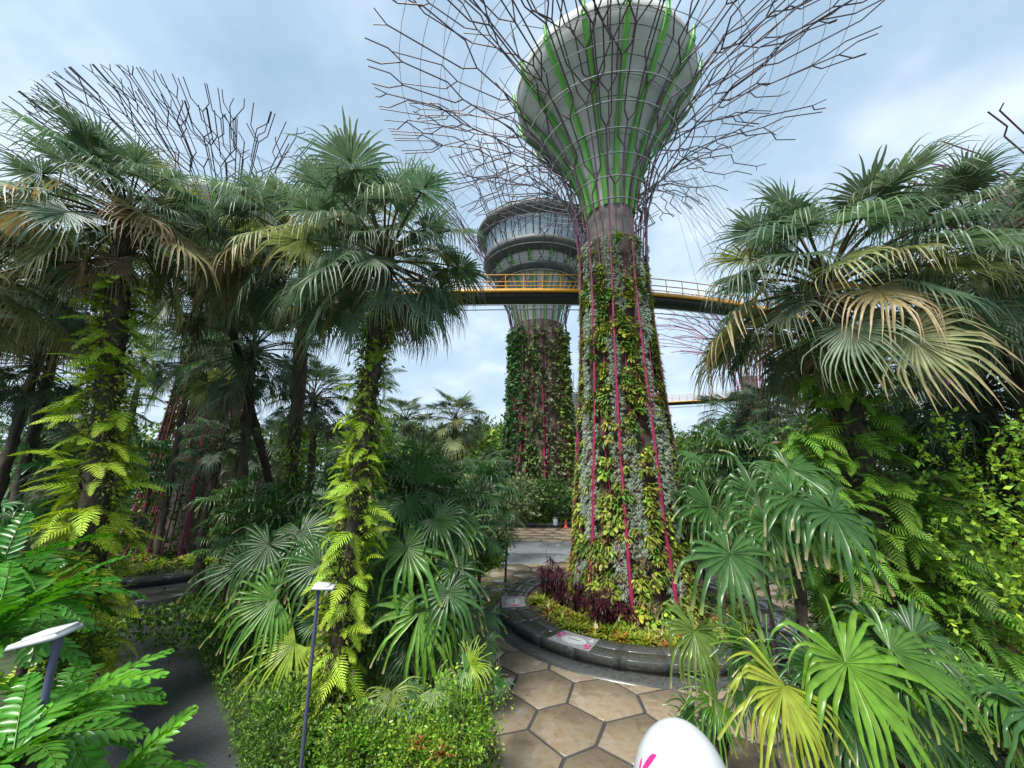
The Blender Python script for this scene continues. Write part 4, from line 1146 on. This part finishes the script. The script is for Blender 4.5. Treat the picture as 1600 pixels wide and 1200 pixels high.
hero_shrub(gr(640, 1130), [(655, 955, 9.6, 125, 80, (0.09, 0.20, 0.02), 290, 1.2), (635, 855, 10.4, 105, 60, MG, 290, 1.2), (712, 885, 10.4, 78, 60, DK, 290, 1.1), (700, 925, 9.8, 95, 70, DK, 290, 1.2), (600, 930, 10.2, 80, 110, DK, 290, 1.2),
                           (590, 850, 11, 90, 130, DK, 260, 1.2), (680, 810, 11, 90, 30, DK, 260, 1), (650, 760, 11.5, 90, -80, DK, 120, .3), (720, 830, 11, 70, 10, BL, 280, 1.1), (712, 960, 9.8, 60, 70, DK, 280, 1.2), (640, 1010, 9.8, 70, 90, DK, 280, 1.3), (700, 1000, 9.6, 70, 80, DK, 280, 1.3)],
           'glossy dark fan palm shrub between the fern-clad trunk and the plaza', 12, at(650, 1040, 12), dk=1.14)
hero_shrub(gr(640, 1190), [(612, 1080, 9.3, 62, 80, (0.16, 0.22, 0.04), 210, .9), (680, 1075, 9.1, 60, 40, (0.11, 0.20, 0.04), 220, .9), (725, 1045, 9, 60, 20, MG, 220, .8), (655, 1100, 9, 55, 110, DK, 220, .9), (735, 1040, 8.8, 45, -10, YG, 180, .6)],
           'small pale fan palm seedling at the foot of the dark shrub by the plaza', 13, gr(660, 1165) + Vector((0, 0, .3)))
# right foreground
hero_shrub(Vector((4.0, 6.4, 0)), [(1140, 865, 6.0, 125, 110, BL, 320, 1.7), (1240, 775, 6.6, 135, 100, BL, 300, 1.6), (1300, 800, 6.2, 125, 95, DK, 280, 1.6), (1180, 770, 7.2, 110, 130, DK, 280, 1.4), (1230, 730, 7.5, 110, 50, BL, 280, 1.3),
                                  (1085, 985, 5.6, 100, 115, (0.10, 0.16, 0.03), 280, 1.9), (1200, 820, 6.6, 100, 100, BL, 300, 1.6), (1110, 790, 8, 90, 150, DK, 260, 1.2)],
           'large drooping fan palm shrub in front of the planter, straw tips on its lowest leaf', 14, at(1250, 900, 6.6))
hero_shrub(Vector((3.2, 4.6, 0)), [(1320, 1035, 4.4, 185, 80, (0.11, 0.23, 0.02), 280, 1.3), (1225, 1070, 4.2, 150, 125, (0.24, 0.29, 0.03), 200, 1.3), (1390, 1015, 4.6, 140, 50, (0.06, 0.14, 0.02), 260, 1.3), (1290, 1060, 4.8, 110, 150, DK, 220, .8), (1330, 1130, 4.2, 130, 80, DK, 260, 1.4), (1210, 1050, 4.5, 120, 175, (0.09, 0.19, 0.02), 180, .8)],
           'bright yellow-green fan palm shrub in the lower right corner beside the white egg', 15, at(1320, 1150, 4.4))
hero_shrub(Vector((6.6, 4.8, 0)), [(1560, 1075, 5.0, 120, 120, MG, 260, 1.3), (1610, 1110, 4.8, 130, 90, DK, 260, 1.3), (1500, 1150, 5.2, 90, 110, DK, 260, 1.3), (1440, 1120, 5.0, 100, 90, DK, 260, 1.3)],
           'dark fan palm shrub in the extreme lower right corner', 16, at(1570, 1180, 5))
hero_shrub(Vector((4.6, 10.6, 0)), [(1120, 1095, 9.2, 80, 150, MG, 220, .7), (1085, 1120, 9, 60, 160, DK, 220, .7), (1160, 1080, 9.4, 70, 60, DK, 240, .9)],
           'low fan palm shrub half hidden above the white egg', 17, Vector((4.9, 10.7, .8)))
# generic glossy fan shrubs further off
def shrub(px, py, d, rp, nl, label, seed, tint, stemh=None, group='glossy fan palm shrubs behind'):
    top = at(px, py, d); sc = rp * d / 610 / 1.9; g = random.Random(seed)
    t = thing('fan_palm_shrub', label, 'palm shrub', (top.x, top.y, 0), group)
    trunk_mesh([(0, 0, 0), (.1, 0, top.z * .5), (0, 0, top.z)], .08 * sc, .05 * sc, seed).build('stem', BARK, t)
    for i in range(nl):
        u = i / nl; pt = 84 - 115 * u + g.uniform(-8, 8); ip = min(range(7), key=lambda q: abs(PITCHES[q] - pt))
        add_inst('leaf', GLM[ip, g.randrange(2)], t, (0, 0, max(.1, top.z - .9 * sc * u * g.random())), (g.uniform(-.2, .2), R(PITCHES[ip] - pt) * .7, i * 2.399 + g.uniform(-.3, .3)), sc * g.uniform(.8, 1.15), jit(tint, .25, g))
shr = [(440, 800, 17, 70, 16, .8), (520, 780, 16, 70, 16, .8), (560, 830, 14, 70, 16, .9), (600, 770, 17, 75, 18, .9), (660, 760, 18, 70, 18, .9), (700, 790, 17, 70, 18, 1.1), (750, 770, 22, 62, 18, 1.2), (735, 820, 20, 55, 16, 1.4), (790, 790, 26, 42, 16, 1.1),
       (400, 830, 15, 70, 14, .9), (640, 730, 24, 55, 16, .9), (580, 730, 22, 60, 16, .8), (1110, 760, 18, 70, 18, 1.0), (1150, 730, 16, 80, 18, .9), (1210, 720, 15, 80, 18, .9), (1180, 800, 13, 80, 18, 1.0), (1270, 720, 13, 80, 16, .8),
       (1090, 820, 20, 55, 16, 1.2), (1120, 700, 24, 60, 16, 1.0), (1080, 740, 26, 50, 16, 1.3), (1320, 690, 13, 90, 16, .7), (690, 870, 13, 70, 14, 1.0), (570, 960, 12, 60, 12, .7), (620, 1000, 11.5, 60, 12, .7)]
shr += [(60, 770, 20, 95, 16, 2.2), (25, 850, 16, 80, 14, 1.2), (175, 810, 22, 60, 14, .9), (240, 730, 30, 60, 16, 1.2), (370, 790, 20, 62, 16, 1.1), (345, 860, 19, 50, 14, 1.0), (130, 880, 15, 60, 14, .8)]
shl = ['glossy fan shrub behind the left fan leaves', 'glossy fan shrub under the mossy palm', 'glossy fan shrub touching the fern-clad trunk', 'glossy fan shrub right of the fern-clad trunk', 'glossy fan shrub at the back of the plaza bed',
       'pale-edged fan shrub in the plaza bed', 'variegated fan shrub near the hedge corner', 'striped fan shrub above the clipped hedge corner', 'rounded fan shrub before the far planter', 'fan shrub near the dark palm trunk', 'dark fan shrub below the pale-sky palm',
       'dark fan shrub below the fern-clad crown', 'fan shrub right of the planted trunk', 'fan shrub beneath the nearest distant palm', 'fan shrub beneath the middle distant palm', 'fan shrub behind the drooping leaves', 'fan shrub beneath the rightmost distant palm',
       'pale fan shrub beside the planted trunk base', 'fan shrub touching the treeline at right', 'pale fan shrub by the treeline right of the planted trunk', 'dark fan shrub beside the fern curtain', 'fan shrub at the plaza edge', 'shaded fan shrub under the fern-clad trunk', 'shaded fan shrub at the foot of the dark shrub', 'silvery fan shrub at the left edge', 'green fan shrub by the left planter wall', 'dark fan shrub beside the ferny trunk', 'pale fan shrub before the magenta stems', 'fan shrub around the shorter dark palm', 'low fan shrub by the path bend', 'low fan shrub beneath the tall left palm']
for i, (a_, lb) in enumerate(zip(shr, shl)):
    px, py, d, rp, nl, tn = a_
    shrub(px, py, d, rp, nl, lb, 500 + i, (tn, tn * 1.05, tn * (1.0 if tn < 1.15 else 1.3)))

# ------------------------------------------------------------------ foreground cycads, lower left
def cyc(px, py, d, nf, sc, label, seed, tint=(1, 1, 1), amin=None, amax=None):
    top = at(px, py, d); g = random.Random(seed); zb = bank_l(top.x, top.y)
    t = thing('cycad', label, 'cycad', (top.x, top.y, zb), 'broad-leaved cycads in the lower left corner')
    trunk_mesh([(0, 0, 0), (0, 0, top.z - zb)], .10, .08, seed, stubs=10).build('stem', BARK, t)
    for i in range(nf):
        add_inst('frond', CYC[g.randrange(3)], t, (0, 0, top.z - zb), (g.uniform(-.3, .3), g.uniform(-.3, .45), i * 2.399 + g.uniform(-.2, .2)), sc * g.uniform(.8, 1.15), jit(tint, .25, g))
cyc(75, 1130, 5.0, 16, .88, 'bright cycad with leaflets reaching over the asphalt path', 1, (1.4, 1.4, 1))
cyc(-20, 1000, 5.4, 14, .9, 'cycad beside the nearest lamp, cut by the left edge', 2, (1, 1, 1))
cyc(150, 1260, 4.6, 14, .75, 'cycad at the bottom edge beside the path', 3, (1.8, 1.6, 1))
cyc(20, 1180, 4.0, 12, .8, 'cycad in the very corner of the view', 4, (1.2, 1.3, 1))
cyc(90, 1100, 6.4, 12, .85, 'darker cycad behind the bright one', 5, (.7, .8, .7))
cyc(60, 940, 8.5, 14, 1.2, 'feathery cycad behind the nearest lamp', 6, (.7, .85, .8))
cyc(0, 890, 9.5, 14, 1.2, 'dark feathery cycad at the left edge', 7, (.5, .7, .6))

# ------------------------------------------------------------------ leafy masses
def inpoly(x, y, P):
    r_ = np.zeros(len(x), bool); j = len(P) - 1
    for i in range(len(P)):
        c_ = ((P[i][1] > y) != (P[j][1] > y)) & (x < (P[j][0] - P[i][0]) * (y - P[i][1]) / (P[j][1] - P[i][1] + 1e-12) + P[i][0]); r_ ^= c_; j = i
    return r_
def patch(name, poly, h, n, size, cols, label, kind='stuff', mat=SOFT, seed=0, elong=1.0):
    g = np.random.default_rng(seed); P = np.array([(p[0], p[1]) for p in poly]); mn, mx_ = P.min(0), P.max(0)
    X = g.uniform(mn[0], mx_[0], n * 2); Y = g.uniform(mn[1], mx_[1], n * 2); k = inpoly(X, Y, P); X, Y = X[k][:n], Y[k][:n]
    hh = h * (0.8 + .25 * np.sin(X * 2.1 + seed) * np.sin(Y * 1.7)); Z = hh * g.uniform(0, 1, len(X)) ** .35
    mb = MB(); leaves_at(mb, np.stack([X, Y, Z], 1), size, cols, np.tile([0, 0, .9], (len(X), 1)), g, elong)
    o = mb.build(name, mat); o['kind'] = kind; o['label'] = label
    return o
g2 = lambda *a_: [(gr(x, y).x, gr(x, y).y) for x, y in a_]
patch('ground_cover', g2((288, 948), (345, 925), (420, 930), (520, 990), (540, 1060), (520, 1290), (385, 1290), (372, 1200), (350, 1130), (322, 1062), (300, 1010)), .55, 26000, .10, GRS + BRT[:2], 'low green ground cover right of the asphalt path', seed=1)
patch('ground_cover', g2((520, 990), (640, 950), (735, 905), (730, 980), (715, 1060), (770, 1150), (790, 1290), (500, 1290)), .45, 24000, .10, GRS, 'green ground cover under the fan palms beside the plaza', seed=2)
patch('lawn', g2((720, 885), (783, 868), (783, 886), (740, 900), (715, 905)), .16, 14000, .07, BRT, 'bright clipped grass at the hedge foot', seed=3)
patch('lawn', [(9.5 + 1.6 * math.cos(q) - 3.4, 33.2 + 1.8 * math.sin(q)) for q in np.linspace(0, 6.28, 20)], .3, 6000, .08, BRT, 'small bright grass mound behind the planted trunk', seed=4)
patch('undergrowth', [(-40, 27), (-26, 25.8), (-18.5, 30), (-17.8, 38), (-22, 46), (-42, 46)], .7, 20000, .22, DGR + GRS, 'dark ferny undergrowth in the left planter', seed=5)
patch('undergrowth', [(-17, 18), (-9, 15), (-4, 30), (-3, 41), (-20, 44), (-17, 30)], 1.0, 26000, .2, DGR + GRS, 'undergrowth beneath the middle palms', seed=6)
patch('undergrowth', [(11, 30), (40, 20), (50, 60), (14, 60)], 1.2, 20000, .3, DGR + GRS, 'undergrowth beneath the right-hand palms', seed=7)
patch('undergrowth', [(-60, 44), (-4, 42), (-4, 60), (-60, 70)], 1.6, 14000, .4, DGR + GRS, 'undergrowth behind the middle palms', seed=8)
patch('undergrowth', [(p[0], p[1]) for p in circ(FC[0], FC[1], 8.3, 24)], 1.0, 9000, .3, YGR + GRS, 'yellow-green planting in the far planter', seed=9)

def bush(name, label, c, r, n, size, cols, seed, group=None, cat='shrub', mat=SOFT, twigs=6, elong=1.0, lump=.28, shell=.45):
    g = np.random.default_rng(seed); t = thing(name, label, cat, (c[0], c[1], max(0, c[2] - r[2])), group)
    P, d = ellipsoid_pts(n, (0, 0, r[2]), r, g, lump, shell); mb = MB(); leaves_at(mb, P, size, cols, d + np.array([0, 0, .2]), g, elong)
    mb.build('foliage', mat, t, kind='stuff')
    mb = MB()
    for i in range(twigs):
        q = P[g.integers(0, len(P))]; V, F = tube(bez((0, 0, 0), q * .5 + [0, 0, .1], q, 5), np.linspace(.03, .008, 5), 4); mb.add(V, F, (0.07, 0.05, 0.03))
    mb.build('branches', BARK, t); return t
def pbush(px, py, d, rp, n, size, cols, label, seed, **k):
    p = at(px, py, d); r_ = rp * d / 610; return bush('shrub', label, (p.x, p.y, p.z), (r_, r_, r_ * k.pop('asp', 1.0)), n, size, cols, seed, **k)
pbush(715, 1130, 8.6, 68, 2600, .085, BRT, 'bright small-leaved shrub beside the paving at the bottom edge', 1, mat=GLOSS)
pbush(660, 1190, 8.2, 60, 2200, .085, BRT, 'bright shrub at the bottom edge under the fan leaves', 2, mat=GLOSS)
pbush(560, 1180, 8.6, 70, 2600, .09, GRS + BRT, 'green shrub at the foot of the lamp post', 3, mat=GLOSS)
pbush(440, 1150, 9.3, 66, 3600, .09, GRS, 'dense clipped shrub between the path and the lamp post', 4)
pbush(118, 1010, 9.5, 42, 2600, .09, GRS + YGR[:1], 'small mossy shrub left of the asphalt path', 6)
pbush(765, 855, 24, 30, 2600, .16, GRS, 'clipped hedge corner beside the concrete link', 7, asp=1.1)
pbush(735, 865, 22, 34, 2400, .16, GRS, 'clipped hedge left of the corner one', 8)
pbush(815, 775, 50, 32, 1500, .5, [(0.10, 0.15, 0.06), (0.14, 0.19, 0.08)], 'pale rounded shrub in front of the far supertree', 9)
pbush(865, 775, 50, 26, 1200, .5, DGR, 'dark shrub at the foot of the far supertree', 10)
pbush(845, 805, 50, 14, 900, .4, GRS, 'small grassy shrub in the far planter', 11)
# small red plants
for (px, py, d) in ((655, 1165, 8.2), (690, 1180, 8.0)):
    p = at(px, py, d); tag(add_inst('bromeliad', REDB, None, (p.x, p.y, p.z), (0, 0, rnd.random() * 6), 1.0), 'red bromeliad poking out of the shrubs, %s one' % ('upper' if px < 670 else 'lower'), 'bromeliad', 'red bromeliads at the bottom edge')

# bed plants in the main planter
g = random.Random(12)
nb = 0
for i in range(900):
    r_ = g.uniform(4.1, 5.4); a = g.uniform(PI * 0.95, PI * 2.05)
    if nb >= 190: break
    x, y = MC[0] + r_ * math.cos(a), MC[1] + r_ * math.sin(a)
    k_ = g.choices(range(4), (4, 2, 3, .5))[0]; s_ = g.uniform(1.1, 1.8)
    o = add_inst('bromeliad', (BROM + [REDB])[k_], None, (x, y, .33), (0, 0, g.uniform(0, 6)), s_, jit((1.1, 1.1, 1), .2, g))
    tag(o, ('yellow-green spiky bromeliad in the granite planter bed', 'cream and yellow bromeliad in the granite planter bed', 'green bromeliad rosette in the granite planter bed', 'reddish bromeliad rosette in the granite planter bed')[k_], 'bromeliad',
        ('yellow-green bromeliads in the planter', 'cream bromeliads in the planter', 'green bromeliads in the planter', 'reddish bromeliads in the planter')[k_]); nb += 1
for i, (px, py) in enumerate(((862, 905), (875, 925), (850, 915), (930, 930), (945, 945), (960, 935), (915, 940), (990, 935), (1010, 945), (935, 955), (970, 920), (925, 915), (1000, 925), (950, 960), (980, 955), (900, 935))):
    p = gr(px, py + 18, .4); dv = Vector((MC[0] - p.x, MC[1] - p.y, 0)); 
    o = add_inst('cordyline', CORD[i % 3], None, (p.x, p.y, .35), (0, 0, i * 1.3), g.uniform(1.35, 1.7) * (1.25 if i < 3 else 1))
    tag(o, 'dark purple cordyline in the tall left clump of the planter bed' if i < 3 else 'dark purple cordyline low in front of the planted trunk', 'cordyline', 'left purple cordylines' if i < 3 else 'purple cordylines before the trunk')
# pink blooms in the bed
fl = MB()
for i in range(50):
    p = gr(890, 945, .5); leaves_at(fl, np.array([[p.x + g.gauss(0, .5), p.y + g.gauss(0, .25), .75 + g.uniform(-.1, .1)]]), .14, [(0.75, 0.45, 0.5), (.8, .6, .6)])
fb_ = fl.build('pink_flowers', SOFT); tag(fb_, 'pale pink flowers among the planter bromeliads', None, None, 'stuff')
# bromeliads in left planter and far
for i in range(46):
    px = g.uniform(195, 345); p = gr(px, g.uniform(868, 902), .9)
    if math.hypot(p.x - LC[0], p.y - LC[1]) > 10.3: continue
    o = add_inst('bromeliad', BROM[g.randrange(3)], None, (p.x, p.y, .75), (0, 0, g.uniform(0, 6)), g.uniform(1.6, 2.6), (1, 1.2, .6))
    tag(o, 'yellow-green bromeliad behind the left planter wall', 'bromeliad', 'bromeliads in the left planter')
# plants by the path edge
for i in range(40):
    px = g.uniform(300, 380); p = gr(px, g.uniform(935, 985), .3)
    o = add_inst('bromeliad', BROM[2], None, (p.x, p.y, .4), (0, 0, g.uniform(0, 6)), g.uniform(.7, 1.1), (.8, 1.2, .9)); tag(o, 'small green rosette beside the asphalt path bend', 'bromeliad', 'rosettes by the path bend')

for i in range(34):
    px, py = g.uniform(400, 760), g.uniform(1110, 1230); p = gr(px, py)
    o = add_inst('strap_plant', BROM[2], None, (p.x, p.y, .55), (0, 0, g.uniform(0, 6)), g.uniform(.9, 1.5), (.6, 1.25, .7)); tag(o, 'strap-leaved green plant rising from the ground cover at the bottom edge', 'plant', 'strap-leaved plants in the ground cover')
# ------------------------------------------------------------------ vine curtain on the right
vt = thing('climbing_vine', 'tangled curtain of lime-green leafy vines at the right edge', 'vine', (12.2, 8.6, .3))
vb = np.array([12.2, 8.6, .3]); mb = MB(); gv = np.random.default_rng(77)
for (px, py, d, rx, rz, n) in ((1480, 800, 11.0, 1.9, 2.0, 5200), (1570, 760, 10.6, 1.8, 2.6, 5200), (1540, 960, 9.6, 1.8, 2.0, 5200), (1450, 960, 11.3, 1.3, 2.0, 4200), (1330, 900, 11.5, 1.4, 2.6, 4600), (1450, 1120, 8.4, 1.3, 1.4, 3000), (1590, 1120, 8.4, 1.5, 1.4, 3000), (1400, 700, 12.6, 1.6, 1.8, 3000)):
    p = at(px, py, d); P, dd = ellipsoid_pts(n, np.array(p) - vb, (rx, 1.0, rz), gv, .3, .3); leaves_at(mb, P, .13, DGR + GRS[:2], dd, gv)
mb.build('dark_foliage', SOFT, vt, kind='stuff')
for i in range(95):
    px = gv.uniform(1450, 1660); py = gv.uniform(640, 1000); p = np.array(at(px, py, gv.uniform(7.0, 8.2))) - vb
    n = gv.integers(12, 30); pts = [p.copy()]; D = np.array([gv.normal() * .6, gv.normal() * .3, -.3])
    for k in range(n):
        D = D * .88 + np.array([gv.normal() * .22, gv.normal() * .15, -.16]); D /= np.linalg.norm(D); pts.append(pts[-1] + D * .065)
    pts = np.array(pts); mb = MB(); V, F = tube(pts, .006, 3); mb.add(V, F, (0.10, 0.12, 0.03))
    rep_ = np.repeat(pts[::2], 3, 0); rep_ = rep_ + gv.normal(size=rep_.shape) * .04; leaves_at(mb, rep_, .12, [(0.24, 0.40, 0.03), (0.32, 0.48, 0.04), (0.14, 0.30, 0.03)], None, gv)
    mb.build('strand', SOFT, vt)
# orchid sprays
ot = thing('orchid', 'magenta orchid spray among the dark leaves at the right', 'orchid', tuple(at(1460, 600, 8.5)))
base_ = np.array(at(1460, 600, 8.5)); mb = MB()
V, F = tube(bez((0, 0, -.4), (0, -.1, .1), (.05, -.15, .35), 6), .008, 4); MB().add(V, F, (0.06, 0.12, 0.02)).build('stem', SOFT, ot)
for i in range(16):
    q = np.array([gv.normal() * .09, -.12 + gv.normal() * .05, .2 + gv.normal() * .12]); mb = MB()
    for k in range(5):
        a = k * 1.2566; d = np.array([math.cos(a), -.3, math.sin(a)]) * .06; s = np.cross(d, [0, 1, 0]) * .45
        mb.add([q, q + d * .6 + s, q + d, q + d * .6 - s], [[0, 1, 2, 3]], (0.55, 0.05, 0.38) if k % 2 else (.65, .12, .5))
    mb.build('flower', SOFT, ot)

# ------------------------------------------------------------------ distant trees
def tree_mesh(seed, cols, n=2600):
    g = np.random.default_rng(seed); mb = MB()
    for i in range(9):
        c = np.array([g.uniform(-.55, .55), g.uniform(-.5, .5), g.uniform(.45, .9)]); r_ = g.uniform(.22, .4)
        P, d = ellipsoid_pts(n // 9, c, (r_, r_, r_ * .75), g, .3, .6); leaves_at(mb, P, .055, cols, d, g)
    return mb.mesh('crown', FAR)
TR = [tree_mesh(s, c_) for s, c_ in ((1, GRS), (2, [(0.05, 0.10, 0.03), (0.08, 0.14, 0.05)]), (3, DGR + GRS[:1]), (4, YGR[:1] + GRS))]
TRUNK = trunk_mesh(bez((0, 0, 0), (.03, 0, .3), (0, 0, .62), 8), .035, .015, 1).mesh('trunk', BARK)
TREEL = []
g = random.Random(90)
for i in range(76):
    if i < 20: px, d = 560 + i * 13 + g.uniform(-6, 6), g.uniform(66, 150)
    elif i < 32: px, d = 1040 + (i - 20) * 16 + g.uniform(-6, 6), g.uniform(70, 140)
    elif i < 40: px, d = 880 + (i - 32) * 20, g.uniform(120, 180)
    else: px, d = g.uniform(-500, 2200), g.uniform(60, 130)
    x = (px - 800) / 610 * d * 1.0; h = g.uniform(.105, .16) * d * (1.0 if d < 100 else .85) + 3
    if abs(x - FC[0]) < 9 and d < 75: continue
    TREEL.append((x, d, h))
for i, (x, y, h) in enumerate(TREEL):
    where = 'left of the far supertree' if -45 < x < -4 else 'behind the two big trunks' if -4 <= x < 35 else 'beyond the left-hand palms' if x <= -45 else 'beyond the right-hand palms'
    t = thing('tree', 'leafy broad-crowned tree in the distant treeline ' + where, 'tree', (x, y, 0), 'distant trees ' + where, rz=g.uniform(0, 6))
    t.scale = (h * g.uniform(.9, 1.3), h, h)
    add_inst('crown', TR[g.randrange(4)], t, tint=jit((1, 1, 1), .3, g)); add_inst('trunk', TRUNK, t)

# ------------------------------------------------------------------ lamps
def lamp(px, py, d, hw, tilt, label, rz):
    top = at(px, py, d); zb = max(0, bank_l(top.x, top.y)) if top.x < -1.8 and top.y < 9 else 0
    t = thing('lamp_post', label, 'lamp post', (top.x, top.y, zb), 'slim garden lamp posts', rz)
    V, F = tube([(0, 0, 0), (0, 0, top.z - zb - .02)], .038, 12); MB().add(V, F).build('post', LAMPBLUE, t, smooth=True)
    V, F = tube([(0, 0, top.z - zb - .12), (0, 0, top.z - zb)], .052, 12); MB().add(V, F).build('collar', LAMPBLUE, t, smooth=True)
    h = top.z - zb
    mb = MB(); L, W = hw, hw * .42
    def prof(x0, x1, y, z0, z1): return [(x0, -y, z0), (x1, -y, z0), (x1, y, z0), (x0, y, z0), (x0 + .02, -y * .9, z1), (x1 - .02, -y * .9, z1), (x1 - .02, y * .9, z1), (x0 + .02, y * .9, z1)]
    BF = [[0, 3, 2, 1], [4, 5, 6, 7], [0, 1, 5, 4], [1, 2, 6, 5], [2, 3, 7, 6], [3, 0, 4, 7]]
    hd = MB().add(prof(-L * .25, L * .8, W, h, h + .05), BF).add(prof(-L * .22, L * .55, W * .8, h + .052, h + .085), BF).build('lamp_head', WHITE, t)
    hd.data.transform(Matrix.Translation((0, 0, h)) @ Matrix.Rotation(R(tilt), 4, 'Y') @ Matrix.Translation((0, 0, -h)))
    MB().add(prof(-L * .2, L * .75, W * .85, h - .012, h - .002), BF).build('diffuser', PRINTG, hd).data.transform(Matrix.Translation((0, 0, h)) @ Matrix.Rotation(R(tilt), 4, 'Y') @ Matrix.Translation((0, 0, -h)))
lamp(92, 993, 4.6, .46, 12, 'blue-grey lamp post with flat white head among the cycads', R(188))
lamp(498, 918, 8.6, .42, 6, 'slim lamp post with small white head in front of the fern-clad trunk', R(10))

# ------------------------------------------------------------------ small things
e = at(1068, 1238, 4.0)
et = thing('balloon', 'glossy white egg-shaped balloon with a pink mark, at the bottom edge', 'balloon', (e.x, e.y, 0))
u = np.linspace(0, PI, 28); rr_ = .50 * np.sin(u) * (1 + .10 * np.cos(u)); zz = e.z - .62 * np.cos(u)
V, F = lathe(np.stack([rr_ + 1e-4, zz], 1), 40); MB().add(V, F).build('shell', BALL, et, smooth=True)
V, F = tube([(0, 0, 0), (0, 0, e.z - .6)], .03, 8); MB().add(V, F).build('pole', WHITE, et)
def logo(pts, nm='pink_mark'):
    # flat print wrapped on the egg: pts given in (azimuth, height) on the shell
    V = []
    for a, h in pts:
        uu = math.acos(max(-1, min(1, -(h) / .62))); r_ = .50 * math.sin(uu) * (1 + .10 * math.cos(uu)) + .004
        V.append((r_ * math.cos(a), r_ * math.sin(a), e.z + h))
    n = len(V) // 2
    F = [[i, i + 1, 2 * n - 2 - i, 2 * n - 1 - i] for i in range(n - 1)]
    MB().add(V, F).build(nm, PINK, et)
def leafshape(a0, h0, a1, h1, wd, n=9):
    L_, R_ = [], []
    for i in range(n):
        t_ = i / (n - 1); a = a0 + (a1 - a0) * t_; h = h0 + (h1 - h0) * t_ + .03 * math.sin(PI * t_); w_ = wd * math.sin(PI * min(1, t_ * .93 + .04)) * (1 - .3 * t_)
        dl = math.hypot(a1 - a0, h1 - h0); nx, nh = -(h1 - h0) / dl, (a1 - a0) / dl
        L_.append((a + nx * w_, h + nh * w_)); R_.append((a - nx * w_, h - nh * w_))
    return L_ + R_[::-1]
AZC = math.atan2(-e.y, -e.x)
logo(leafshape(AZC - 1.05, .22, AZC - .72, .42, .055)); logo(leafshape(AZC - 1.1, .16, AZC - 1.18, .31, .035)); logo(leafshape(AZC - 1.1, .13, AZC - .7, .10, .05))
c = gr(884, 825)
ct = thing('traffic_cone', 'orange traffic cone on the far paving by the planted trunk', 'traffic cone', (c.x, c.y, .03))
V, F = lathe([(.26, 0.05), (.22, .08), (.06, .95), (.001, .97)], 20); MB().add(V, F).build('cone', ORANGE, ct, smooth=True)
V, F = box((0, 0, .03), (.32, .32, .03)); MB().add(V, F).build('base', ORANGE, ct)
V, F = lathe([(.165, .38), (.125, .60)], 20); MB().add(V, F).build('band', ORANGE, ct)
c = gr(868, 815, 1.0)
bt = thing('litter_bin', 'small grey bin standing in the far planter', 'bin', (c.x, c.y, .6))
V, F = lathe([(.28, 0), (.3, .8), (.24, .85), (.001, .88)], 16); MB().add(V, F).build('body', GREYB, bt, smooth=True)
V, F = lathe([(.31, .76), (.33, .78), (.33, .84), (.24, .87)], 16); MB().add(V, F).build('rim', DARK, bt)
print('objects', len(S.objects))
